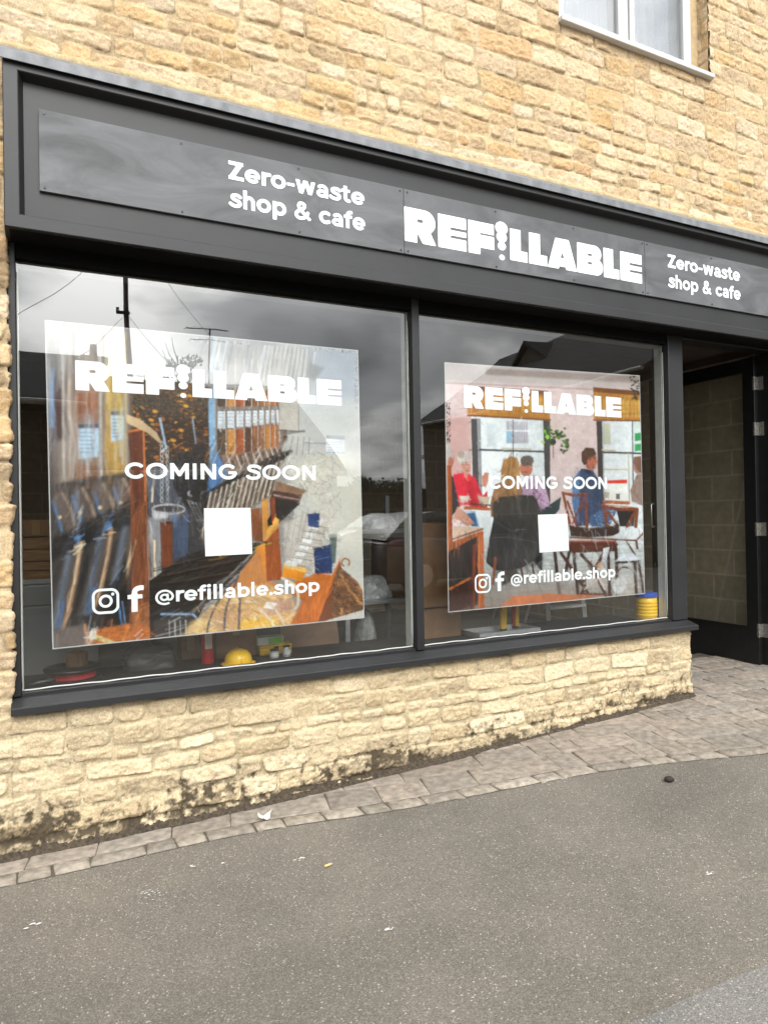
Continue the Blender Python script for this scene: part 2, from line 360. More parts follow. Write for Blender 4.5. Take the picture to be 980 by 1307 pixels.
def wall_sheet(name, path, s_arr, z_arr, amp, parent, keep=None, low=True, soff=0.0):
    """path: 2D polyline; the stone relief stands out along the left-hand normal"""
    P = [np.array(p, float) for p in path]; L = [0]
    for a, b in zip(P, P[1:]): L.append(L[-1]+np.linalg.norm(b-a))
    s = np.asarray(s_arr, float); px = np.interp(s, L, [p[0] for p in P]); py = np.interp(s, L, [p[1] for p in P])
    segn = []
    for a, b in zip(P, P[1:]):
        t = (b-a)/np.linalg.norm(b-a); segn.append(np.array([t[1], -t[0]]))
    def nat(q):
        k = min(max(np.searchsorted(L, q, side='right')-1, 0), len(segn)-1); return segn[k]
    N = np.array([sum(nat(q+o) for o in (-.018, -.009, 0, .009, .018)) for q in s]); N /= np.linalg.norm(N, axis=1, keepdims=True)
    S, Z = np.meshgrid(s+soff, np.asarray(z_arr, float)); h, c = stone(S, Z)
    X = px[None]+N[None, :, 0]*h*amp; Y = py[None]+N[None, :, 1]*h*amp
    if low: c = low_palette(np.broadcast_to(px[None], Z.shape), Z, c, h)
    me = gridmesh(name, np.stack([X, Y, Z], -1), np.clip(c, .01, .8), keep)
    return obj(name, me, M_stone, parent, True)

def arr(*segs):
    o = []
    for a, b, st in segs:
        n = max(1, int(round(abs(b-a)/st))); o.append(np.linspace(a, b, n, endpoint=False))
    o.append([segs[-1][1]]); return np.concatenate(o)

BX0, BX1 = -4.0, 9.0                         # the building
SHL, SHR = -.139, 5.62                       # shop-front opening
WX0, WX1, WZ0, WZ1 = 3.235, 4.745, 4.955, 6.15   # upper window opening
bld = empty('stone_building', (2.5, .2, 0), 'honey-coloured stone building with rough coursed walls above and below the dark shop front', 'building')
# upper wall with the window opening
sa = arr((BX0, -.35, .05), (-.35, 5.75, .0068), (5.75, BX1, .05)); za = arr((3.60, 3.74, .02), (3.74, 6.0, .0068), (6.0, 7.0, .04))
sm_, zm_ = (sa[:-1]+sa[1:])/2, (za[:-1]+za[1:])/2
kp = ~((sm_[None] > WX0) & (sm_[None] < WX1) & (zm_[:, None] > WZ0) & (zm_[:, None] < WZ1))
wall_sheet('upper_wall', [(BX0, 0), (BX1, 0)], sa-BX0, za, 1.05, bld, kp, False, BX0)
# pier beside the shop front, turning into the opening
sp = arr((0, BX1-BX1+(-.36-BX0), .05), (-.36-BX0, SHL-BX0+.13, .006))
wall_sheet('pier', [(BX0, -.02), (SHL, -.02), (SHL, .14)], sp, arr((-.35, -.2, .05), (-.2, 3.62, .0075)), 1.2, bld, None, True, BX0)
# wall under the window, turning into the doorway
RX1 = 4.375
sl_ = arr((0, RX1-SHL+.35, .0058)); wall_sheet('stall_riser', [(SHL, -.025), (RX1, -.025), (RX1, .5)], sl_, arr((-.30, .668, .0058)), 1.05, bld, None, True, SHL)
# right-hand pier past the door
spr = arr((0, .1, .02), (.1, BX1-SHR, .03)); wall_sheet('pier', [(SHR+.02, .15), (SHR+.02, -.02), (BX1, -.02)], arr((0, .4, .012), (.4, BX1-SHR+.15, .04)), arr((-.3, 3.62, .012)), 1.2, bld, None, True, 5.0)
# window reveals in stone
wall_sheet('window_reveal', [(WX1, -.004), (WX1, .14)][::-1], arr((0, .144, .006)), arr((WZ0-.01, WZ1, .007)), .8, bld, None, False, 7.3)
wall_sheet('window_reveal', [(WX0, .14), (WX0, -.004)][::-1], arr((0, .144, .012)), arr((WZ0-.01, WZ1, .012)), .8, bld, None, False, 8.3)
core = MB()
core.box(BX0, SHL-.02, .15, .32, -.4, 3.58).box(SHR+.25, BX1, .16, .32, -.4, 3.58)
core.box(BX0, WX0-.02, .03, .32, 3.58, 7.0).box(WX1+.02, BX1, .03, .32, 3.58, 7.0).box(WX0-.02, WX1+.02, .15, .32, 3.58, WZ0-.04).box(WX0-.02, WX1+.02, .03, .32, WZ1, 7.0)
core.box(BX0, BX0+.3, .32, 8, -.4, 7.0).box(BX1-.3, BX1, .32, 8, -.4, 7.0).box(BX0, BX1, 8, 8.3, -.4, 7.0)
core.build('wall_core', mat('wall_core_stone', (.5, .37, .2), .95, .2, 5, .5, 30), bld)
rf = MB(); rf.prism([(-.35, 6.98), (8.6, 6.98), (4.1, 9.6)], BX0-.2, BX1+.2, 'x'); rf.build('roof', mat('stone_slates', (.2, .17, .13), .9, .3, 6, .5, 12), bld)

# ------------------------------------------------------------------ upper window
uw = MB(); y0, y1 = .075, .135
fx0, fx1, fz0, fz1 = WX0+.004, WX1-.10, WZ0+.012, WZ1-.01
uwf = uw.box(fx0, fx0+.05, y0, y1, fz0, fz1, .006).box(fx1-.05, fx1, y0, y1, fz0, fz1, .006).box(fx0+.05, fx1-.05, y0, y1, fz0, fz0+.05, .006).box(fx0+.05, fx1-.05, y0, y1, fz1-.05, fz1, .006).box((fx0+fx1)/2-.03, (fx0+fx1)/2+.03, y0, y1, fz0+.05, fz1-.05, .006).build('window_frame', M_white, bld)
uw = MB(); uw.box(fx1, WX1-.004, .09, .13, fz0, fz1); uw.build('window_packer', mat('stone_coloured_render', (.46, .34, .19), .95, .15, 20, .4, 80), bld)
mid = (fx0+fx1)/2
for a, b in ((fx0+.054, mid-.034), (mid+.034, fx1-.054)):
    s_ = MB(); q0, q1 = .06, .115; za_, zb_ = fz0+.054, fz1-.054
    s_.box(a, a+.048, q0, q1, za_, zb_, .006).box(b-.048, b, q0, q1, za_, zb_, .006).box(a+.048, b-.048, q0, q1, za_, za_+.055, .006).box(a+.048, b-.048, q0, q1, zb_-.055, zb_, .006)
    sash = s_.build('sash', M_white, bld)
    MB().box(a+.048, b-.048, .085, .091, za_+.055, zb_-.055).build('window_glass', M_upglass, sash)
sill = MB(); sill.box(WX0-.012, WX1+.005, -.055, .12, WZ0-.03, WZ0+.004, .006); sill.build('window_sill', M_white, bld)
cur = np.zeros((40, 160, 3)); U_, V_ = np.meshgrid(np.linspace(0, 1, 160), np.linspace(0, 1, 40))
cur[..., 0] = fx0+U_*(fx1-fx0); cur[..., 2] = fz0+V_*(fz1-fz0); cur[..., 1] = .19+.012*np.sin(U_*95+.8*np.sin(V_*3))+.006*np.sin(U_*41)
obj('net_curtain', gridmesh('net_curtain', cur), mat('net_curtain_cloth', (.15, .17, .20), .8, .06, 5), bld, True)
MB().box(WX0-.2, WX1+.2, .33, .36, WZ0-.3, WZ1+.2).build('room_lining', M_inner, bld)

# ------------------------------------------------------------------ shop front joinery
GZ0, GZ1 = .738, 2.812
shop = empty('shop_front', (2.6, .05, .66), 'dark grey timber shop front with deep fascia, two big panes and sloping lead cap', 'shop front')
FY = -.178; FZ0, FZ1, FX0, FX1 = 2.886, 3.668, -.137, 5.72
fa = MB()
fa.box(FX0+.01, FX1-.01, -.126, .10, FZ0+.004, FZ1-.012)                       # core with the soffit
fa.build('fascia_board', M_dark, shop)
MB().box(FX0+.02, FX1-.02, -.150, .10, FZ0-.001, FZ0+.0035).build('soffit', M_shade, shop)
# moulding round the board, mitred: outer face flat then a bevel down to the board
def mould(name, m, prof):
    """prof: (inset from the outer edge, y); swept round the rectangle"""
    mb = MB(); n = len(prof)
    rect = lambda i: [(FX0+i, FZ0+i), (FX1-i, FZ0+i), (FX1-i, FZ1-i), (FX0+i, FZ1-i)]
    v = []
    for i, y in prof: v += [(x_, y, z_) for x_, z_ in rect(i)]
    f = [(k*4+j, k*4+(j+1) % 4, (k+1)*4+(j+1) % 4, (k+1)*4+j) for k in range(n-1) for j in range(4)]
    mb.add(v, f); return mb.build(name, m, shop)
mould('fascia_moulding', M_dark, [(0, .09), (0, FY+.004), (.004, FY), (.060, FY), (.064, FY+.003), (.078, -.136), (.083, -.1245)])
cap = MB(); cap.prism([(-.200, 3.636), (-.194, 3.636), (-.192, 3.668), (.02, 3.815), (.02, 3.83), (-.200, 3.678)], FX0-.008, FX1+.01, 'x')
autosmooth(cap.build('lead_cap', M_lead, shop), 30)
# wavy mortar fillet along the top of the lead
fr = MB(); xs = np.linspace(FX0-.02, FX1, 420); fil = np.zeros((4, 420, 3)); nz = fbm(xs*7, xs*0+.3, 171, 4)*.03+fbm(xs*40, xs*0+.3, 175, 3)*.016
for k, (yy, zz) in enumerate([(-.022, 3.776), (-.034, 3.800), (-.022, 3.826), (.01, 3.845)]):
    fil[k, :, 0] = xs; fil[k, :, 1] = yy+nz*.3*(k in (1, 2)); fil[k, :, 2] = zz+(nz if k < 3 else 0)
cf = np.ones((4, 420, 3))*np.array([.55, .42, .24])*(1+.5*fbm(xs*30, xs*0+.7, 181, 3))[None, :, None]
obj('mortar_fillet', gridmesh('mortar_fillet', fil, cf), M_stone, shop, True)
fm = MB(); FYF, FYB = .015, .125
fm.box(SHL+.001, -.101, .012, FYB, .722, FZ0+.002, .004)                       # left stile
fm.build('window_frame', M_dark2, shop)
MB().box(-.099, 4.24, .016, FYB, GZ1+.002, FZ0+.001, .004).build('window_head', M_shade, shop)
MB().box(2.046, 2.098, FYF-.006, FYB+.02, .722, FZ0, .005).build('mullion', M_dark2, shop)
MB().box(4.246, 4.402, .010, .17, .722, FZ0, .006).build('door_post', M_dark, shop)
MB().box(4.404, SHR+.02, .02, .17, 2.872, FZ0+.001, .004).build('door_head', M_black, shop)
jb = MB(); jb.box(5.515, SHR+.12, .03, .20, .10, 2.870, .004).box(SHR-.09, SHR+.14, -.01, .028, .10, 2.88, .004); jb.build('door_jamb', M_black, shop)
br = MB(); br.prism([(.026, .718), (.026, .733), (.058, .7365), (.12, .7365), (.12, .718)], -.099, 2.044, 'x'); br.prism([(.026, .718), (.026, .733), (.058, .7365), (.12, .7365), (.12, .718)], 2.1, 4.244, 'x'); br.build('glazing_bead', M_dark2, shop)
sb = MB(); sb.prism([(-.083, .656), (-.083, .687), (-.078, .691), (.012, .7175), (.15, .7175), (.15, .656)], SHL-.003, 4.404, 'x'); sb.build('window_sill', M_dark, shop)
for a, b in ((-.099, 2.044), (2.1, 4.244)):
    MB().box(b-.010, b-.0005, .068, .135, GZ0, GZ1).build('reveal_lining', M_liner, shop)      # seen through the glass
    MB().box(a+.0005, a+.008, .068, .135, GZ0, GZ1).build('reveal_lining', M_liner, shop)
for a, b in ((-.099, 2.044), (2.1, 4.244)): MB().box(a+.01, b-.012, .068, .15, GZ1-.010, GZ1+.001).build('head_lining', mat('grey_lining_paint', (.20, .195, .18), .7, .1, 9), shop)
for a, b in ((-.099, 2.044), (2.1, 4.244)):
    g = MB(); g.box(a, b, .060, .066, GZ0, GZ1); o = g.build('glass_pane', [M_glass, M_clear], shop)
    for p in o.data.polygons: p.material_index = 0 if p.normal.y < -.9 else 1
    sl2 = MB(); sx_ = np.linspace(a+.004, b-.004, 90); pts = [(q, .0585, GZ0+.004+.0012*math.sin(q*17)+.001*math.sin(q*41)) for q in sx_]
    sl2.tube(pts, .0038, 6).build('sealant_bead', M_seal, shop, True)
    for q in (a+.002, b-.004):
        MB().tube([(q, .0585, GZ0+.02+.01*k) for k in range(0, 205, 8)], .0026, 6).build('sealant_bead', M_liner, shop, True)

# ------------------------------------------------------------------ the room behind the glass
FL = .188
def struct(name, mb, m, label):
    o = mb.build(name, m); return tag(o, label, None, None, 'structure')
struct('floor', MB().box(-3.6, 8.6, .26, 7.9, FL-.2, FL), M_floorin, 'bare concrete floor of the empty shop')
struct('ceiling', MB().box(-3.6, 8.6, .34, 7.9, 2.96, 3.1), M_ceil, 'dark boarded ceiling of the shop')
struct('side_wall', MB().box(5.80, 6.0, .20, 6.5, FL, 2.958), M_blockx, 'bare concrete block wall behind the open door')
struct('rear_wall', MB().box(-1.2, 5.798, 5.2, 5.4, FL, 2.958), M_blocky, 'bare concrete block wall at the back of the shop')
struct('party_wall', MB().box(-1.4, -1.2, .34, 5.2, FL, 2.958), M_inner, 'dark plastered wall at the side of the shop')
bench = MB(); bench.box(-.13, 4.20, .14, .62, .665, .70)
bo = bench.build('window_bench', mat('dusty_black_board', (.03, .03, .03), .6, .3, 9)); tag(bo, 'long dark bench board running just inside both shop windows', 'bench')
BZ = .702

# ------------------------------------------------------------------ lettering: signed distance shapes turned into flat meshes
def poly_sdf(X, Y, P):
    P = np.array(P, float); d = np.full(X.shape, 1e9); ins = np.zeros(X.shape, bool); n = len(P)
    for i in range(n):
        a, b = P[i], P[(i+1) % n]; e_ = b-a; wx, wy = X-a[0], Y-a[1]
        t = np.clip((wx*e_[0]+wy*e_[1])/max(e_@e_, 1e-12), 0, 1); d = np.minimum(d, np.hypot(wx-e_[0]*t, wy-e_[1]*t))
        c = ((a[1] > Y) != (b[1] > Y)); xi = a[0]+(Y-a[1])/(b[1]-a[1]+1e-12)*(b[0]-a[0]); ins ^= c & (X < xi)
    return np.where(ins, -d, d)
def stroke(X, Y, P, w_, cap=True):
    P = np.array(P, float); d = np.full(X.shape, 1e9); n = len(P)-1
    for i in range(n):
        a, b = P[i], P[i+1]; e_ = b-a; l2 = max(e_@e_, 1e-12); wx, wy = X-a[0], Y-a[1]; t = (wx*e_[0]+wy*e_[1])/l2
        tc_ = np.clip(t, 0, 1); q = np.hypot(wx-e_[0]*tc_, wy-e_[1]*tc_)-w_/2
        if cap:
            L_ = math.sqrt(l2)
            if i == 0: q = np.maximum(q, -t*L_) if n == 1 else np.where(t < 0, np.maximum(q, -t*L_), q)
            if i == n-1: q = np.maximum(q, (t-1)*L_) if n == 1 else np.where(t > 1, np.maximum(q, (t-1)*L_), q)
        d = np.minimum(d, q)
    return d
def arc(cx, cy, rx, ry, a0, a1, n=26): return [(cx+rx*math.cos(R(a0+(a1-a0)*k/n)), cy+ry*math.sin(R(a0+(a1-a0)*k/n))) for k in range(n+1)]
def spl(P, n=8):
    P = [P[0]]+list(P)+[P[-1]]; o = []
    for i in range(1, len(P)-2):
        p0, p1, p2, p3 = (np.array(P[i+j], float) for j in (-1, 0, 1, 2))
        for k in range(n):
            t = k/n; o.append(.5*((2*p1)+(-p0+p2)*t+(2*p0-5*p1+4*p2-p3)*t*t+(-p0+3*p1-3*p2+p3)*t**3))
    o.append(np.array(P[-2], float)); return o
def rbox(X, Y, x0, x1, y0, y1, r=0):
    qx = np.abs(X-(x0+x1)/2)-(x1-x0)/2+r; qy = np.abs(Y-(y0+y1)/2)-(y1-y0)/2+r
    return np.hypot(np.maximum(qx, 0), np.maximum(qy, 0))+np.minimum(np.maximum(qx, qy), 0)-r
W = .185
def glyphs():
    G = {}; mn = lambda *a: np.minimum.reduce(a); mxx = np.maximum
    G['Z'] = (.80, lambda X, Y: mn(rbox(X, Y, .03, .74, 1-W, 1), rbox(X, Y, .03, .76, 0, W), mxx(stroke(X, Y, [(.62, .93), (.14, .07)], W+.03, False), rbox(X, Y, 0, .8, .02, .98))))
    ring = lambda cx: (lambda X, Y: stroke(X, Y, arc(cx, .38, .285, .285, 0, 360, 40), W, False))
    G['o'] = (.82, ring(.41))
    G['e'] = (.80, lambda X, Y: mn(stroke(X, Y, arc(.41, .38, .285, .285, 0, 318, 34), W), rbox(X, Y, .15, .775, .305, .44)))
    G['c'] = (.74, lambda X, Y: stroke(X, Y, arc(.41, .38, .285, .285, 42, 318, 30), W))
    G['r'] = (.52, lambda X, Y: mn(rbox(X, Y, .08, .08+W, 0, .76), stroke(X, Y, arc(.43, .385, .26, .285, 168, 72, 12), W)))
    G['-'] = (.48, lambda X, Y: rbox(X, Y, .05, .43, .30, .45))
    G['w'] = (1.10, lambda X, Y: mxx(mn(stroke(X, Y, [(.10, .85), (.32, -.05)], W, False), stroke(X, Y, [(.30, .0), (.545, .80)], W, False), stroke(X, Y, [(.545, .80), (.79, .0)], W, False), stroke(X, Y, [(.77, -.05), (.99, .85)], W, False)), rbox(X, Y, -.1, 1.2, 0, .76)))
    G['a'] = (.76, lambda X, Y: mn(rbox(X, Y, .68-W, .68, 0, .46), stroke(X, Y, arc(.37, .46, .218, .212, 0, 150, 16), W*.96), stroke(X, Y, arc(.34, .225, .215, .150, 0, 360, 30), W*.86, False)))
    G['s'] = (.66, lambda X, Y: stroke(X, Y, spl([(.57, .60), (.46, .67), (.32, .68), (.19, .63), (.165, .53), (.25, .44), (.42, .38), (.535, .30), (.54, .18), (.44, .095), (.30, .08), (.16, .11), (.06, .18)]), W*.95))
    G['t'] = (.54, lambda X, Y: mn(rbox(X, Y, .14, .14+W, .25, .96), stroke(X, Y, arc(.415, .26, .183, .17, 180, 285, 14), W), rbox(X, Y, .02, .48, .60, .76)))
    G['h'] = (.76, lambda X, Y: mn(rbox(X, Y, .08, .08+W, 0, 1.04), rbox(X, Y, .50, .50+W, 0, .42), stroke(X, Y, arc(.3825, .42, .21, .245, 0, 175, 20), W)))
    G['n'] = (.76, lambda X, Y: mn(rbox(X, Y, .08, .08+W, 0, .76), rbox(X, Y, .50, .50+W, 0, .42), stroke(X, Y, arc(.3825, .42, .21, .245, 0, 175, 20), W)))
    G['p'] = (.84, lambda X, Y: mn(rbox(X, Y, .08, .08+W, -.27, .76), stroke(X, Y, arc(.44, .38, .275, .285, 0, 360, 40), W, False)))
    G['b'] = (.84, lambda X, Y: mn(rbox(X, Y, .08, .08+W, 0, 1.04), stroke(X, Y, arc(.44, .38, .275, .285, 0, 360, 40), W, False)))
    G['f'] = (.50, lambda X, Y: mn(rbox(X, Y, .13, .13+W, 0, .80), stroke(X, Y, arc(.405, .77, .182, .19, 180, 75, 14), W), rbox(X, Y, .01, .48, .60, .76)))
    G['l'] = (.36, lambda X, Y: rbox(X, Y, .085, .085+W, 0, 1.04))
    G['i'] = (.36, lambda X, Y: mn(rbox(X, Y, .085, .085+W, 0, .76), np.hypot(X-.1775, Y-.96)-.115))
    G['.'] = (.34, lambda X, Y: np.hypot(X-.165, Y-.105)-.118)
    G['&'] = (.98, lambda X, Y: stroke(X, Y, spl([(.88, .06), (.60, .32), (.33, .62), (.26, .78), (.32, .92), (.45, .95), (.57, .89), (.58, .76), (.48, .63), (.28, .50), (.14, .37), (.12, .22), (.22, .10), (.38, .075), (.56, .13), (.70, .28), (.78, .45)], 6), W*.92))
    G['@'] = (1.14, lambda X, Y: mn(stroke(X, Y, arc(.57, .34, .47, .47, -62, 22-.0, 2)[:0]+arc(.57, .34, .46, .46, 302, -2, 50), .125), stroke(X, Y, arc(.55, .34, .185, .185, 0, 360, 30), .12, False), stroke(X, Y, spl([(.735, .56), (.735, .34), (.745, .22), (.83, .16), (.95, .20), (1.02, .33)], 5), .12)))
    wc = .20
    G['C'] = (1.06, lambda X, Y: stroke(X, Y, arc(.56, .5, .45, .40, 40, 320, 34), wc))
    G['O'] = (1.17, lambda X, Y: stroke(X, Y, arc(.585, .5, .475, .40, 0, 360, 46), wc, False))
    G['M'] = (1.20, lambda X, Y: mn(rbox(X, Y, .09, .09+wc, 0, 1), rbox(X, Y, .92, .92+wc, 0, 1), mxx(mn(stroke(X, Y, [(.17, 1.0), (.60, .28)], wc*1.05, False), stroke(X, Y, [(1.03, 1.0), (.60, .28)], wc*1.05, False)), rbox(X, Y, .09, 1.12, .14, 1))))
    G['I'] = (.40, lambda X, Y: rbox(X, Y, .1, .1+wc, 0, 1))
    G['N'] = (1.06, lambda X, Y: mn(rbox(X, Y, .09, .09+wc, 0, 1), rbox(X, Y, .77, .77+wc, 0, 1), mxx(stroke(X, Y, [(.18, 1.0), (.88, 0)], wc*1.1, False), rbox(X, Y, .09, .97, 0, 1))))
    G['G'] = (1.12, lambda X, Y: mn(stroke(X, Y, arc(.56, .5, .45, .40, 42, 352, 40), wc), rbox(X, Y, .58, 1.06, .36, .53)))
    G['S'] = (.92, lambda X, Y: stroke(X, Y, spl([(.83, .78), (.70, .87), (.48, .905), (.26, .87), (.165, .745), (.24, .62), (.46, .55), (.68, .47), (.77, .34), (.74, .19), (.58, .105), (.40, .09), (.22, .12), (.07, .22)]), wc))
    G[' '] = (.42, None)
    # heavy display capitals, in a unit box
    H = {}
    H['R'] = lambda X, Y: mxx(mxx(mn(rbox(X, Y, 0, .52, 0, 1), rbox(X, Y, 0, .98, .30, 1, .345), rbox(X, Y, 0, .6, .30, 1), poly_sdf(X, Y, [(.36, .40), (.80, .40), (1.0, 0), (.54, 0)])), -rbox(X, Y, .40, .585, .605, .705, .045)), -poly_sdf(X, Y, [(.395, -.02), (.58, -.02), (.415, .27), (.395, .27)]))
    H['E'] = lambda X, Y: mxx(mxx(rbox(X, Y, 0, 1, 0, 1), -rbox(X, Y, .44, 1.2, .575, .655)), -rbox(X, Y, .44, 1.2, .335, .415))
    H['F'] = lambda X, Y: mxx(mn(rbox(X, Y, 0, 1, .21, 1), rbox(X, Y, 0, .46, 0, .5)), -rbox(X, Y, .45, 1.2, .61, .665))
    H['i'] = lambda X, Y: mn(*[np.hypot(X*.40-.2, Y-c_)-r_ for c_, r_ in ((.945, .200), (.665, .168), (.385, .132), (.03, .088))])
    H['L'] = lambda X, Y: mn(rbox(X, Y, 0, .62, 0, 1), rbox(X, Y, 0, 1, 0, .335))
    H['A'] = lambda X, Y: mxx(mxx(poly_sdf(X, Y, [(0, 0), (.27, 1), (.73, 1), (1, 0)]), -poly_sdf(X, Y, [(.44, .37), (.56, .37), (.50, .56)])), -poly_sdf(X, Y, [(.365, -.1), (.635, -.1), (.61, .085), (.39, .085)]))
    H['B'] = lambda X, Y: mxx(mxx(mn(rbox(X, Y, 0, .94, .46, 1, .26), rbox(X, Y, 0, 1, 0, .56, .27), rbox(X, Y, 0, .5, 0, 1)), -rbox(X, Y, .41, .57, .62, .695)), -rbox(X, Y, .41, .57, .335, .415))
    return G, H
GL, HV = glyphs()
def march(F, xs, ys, mb, put):
    """filled contour of F<0 on the grid, added to mb through put(x,y)"""
    ins = F < 0; full = ins[:-1, :-1] & ins[1:, :-1] & ins[:-1, 1:] & ins[1:, 1:]; any_ = ins[:-1, :-1] | ins[1:, :-1] | ins[:-1, 1:] | ins[1:, 1:]
    for j in range(full.shape[0]):
        i = 0; row = full[j]
        while i < len(row):
            if row[i]:
                k = i
                while k < len(row) and row[k]: k += 1
                mb.add([put(xs[i], ys[j]), put(xs[k], ys[j]), put(xs[k], ys[j+1]), put(xs[i], ys[j+1])], [(0, 1, 2, 3)]); i = k
            else: i += 1
    for j, i in zip(*np.nonzero(any_ & ~full)):
        c = [(xs[i], ys[j], F[j, i]), (xs[i+1], ys[j], F[j, i+1]), (xs[i+1], ys[j+1], F[j+1, i+1]), (xs[i], ys[j+1], F[j+1, i])]; out = []
        for a in range(4):
            p, q = c[a], c[(a+1) % 4]
            if p[2] < 0: out.append((p[0], p[1]))
            if (p[2] < 0) != (q[2] < 0):
                t = p[2]/(p[2]-q[2]); out.append((p[0]+(q[0]-p[0])*t, p[1]+(q[1]-p[1])*t))
        if len(out) >= 3: mb.add([put(*o) for o in out], [tuple(range(len(out)))])
def raw(mb, name, m, parent):
    me = bpy.data.meshes.new(name); me.from_pydata(mb.v, [], mb.f); me.update(); o = obj(name, me, m, parent); return o
def text(s, X0, X1, zb, cap, y, parent, name='lettering', bold=0.012, track=0.0, step=.028):
    wd = sum(GL[c][0]+track for c in s)-track; k = (X1-X0)/wd; mb = MB(); x = 0
    for c in s:
        adv, fn = GL[c]
        if fn:
            xs = np.arange(-.08, adv+.14, step); ys = np.arange(-.36, 1.16, step); A, B = np.meshgrid(xs, ys); F = fn(A, B)-bold
            march(F, xs, ys, mb, lambda a, b: (X0+(x+a)*k, y, zb+b*cap))
        x += adv+track
    return raw(mb, name, M_vinyl, parent)
HLAY = [('R', 516, 556.4), ('E', 559, 595), ('F', 597.5, 630.5), ('i', 632.3, 648.3), ('L', 650.8, 673), ('L', 675, 698), ('A', 698.6, 736), ('B', 736.4, 769.3), ('L', 770.2, 790), ('E', 791.4, 819)]
HX = [(c, wp(a, 310, -.145)[0], wp(b, 310, -.145)[0]) for c, a, b in HLAY]; hx0, hx1 = HX[0][1], HX[-1][2]
def heavy(X0, X1, zb, cap, y, parent):
    mb = MB()
    for c, a, b in HX:
        a = X0+(a-hx0)/(hx1-hx0)*(X1-X0); b = X0+(b-hx0)/(hx1-hx0)*(X1-X0)
        xs = np.arange(-.06, 1.085, .025); ys = np.arange(-.10, 1.20, .025); A, B = np.meshgrid(xs, ys)
        march(HV[c](A, B), xs, ys, mb, lambda p, q: (a+p*(b-a), y, zb+q*cap))
    return raw(mb, 'lettering', M_vinyl, parent)

# ------------------------------------------------------------------ sign boards screwed to the fascia
SY = -.143
def board(X0, X1, label, split=()):
    t = empty('sign_board', ((X0+X1)/2, SY, 3.086), label, 'sign', 'grey panels of the shop sign')
    MB().box(X0, X1, SY, -.1262, 3.088, 3.470, .0015).build('panel', M_board, t)
    n = max(2, int((X1-X0)/.55))
    for k in range(n+1):
        for z in (3.105, 3.452):
            q = X0+.022+(X1-X0-.044)*k/n; MB().lathe([(0, 0), (.0045, .0), (.006, -.002), (.006, -.004)], (0, 0, 0), 8)
            s_ = MB(); s_.tube([(q, SY+.001, z), (q, SY-.0025, z)], .006, 8); s_.build('screw', M_black, t)
    return t
b1 = board(.008, 1.920, 'chalk-smeared grey sign panel, bare and chalky before the words Zero-waste shop & cafe')
b2 = board(1.923, 3.855, 'grey sign panel carrying the big white REFILLABLE shop name')
b3 = board(3.858, 5.235, 'shorter grey sign panel with Zero-waste shop & cafe above the open door')
LY = SY-.0015
for par, xa, xb in ((b1, .888, 1.668), (b3, 4.082, 4.868)):
    text('Zero-waste', xa, xb, 3.3205, .094, LY, par); text('shop & cafe', xa+.004, xb+.002, 3.176, .094, LY, par)
zt, zbm = wp(516.2, 262.9, LY)[1], wp(516.8, 306.8, LY)[1]
heavy(wp(516, 285, LY)[0], wp(819, 345, LY)[0], zbm, zt-zbm, LY, b2)
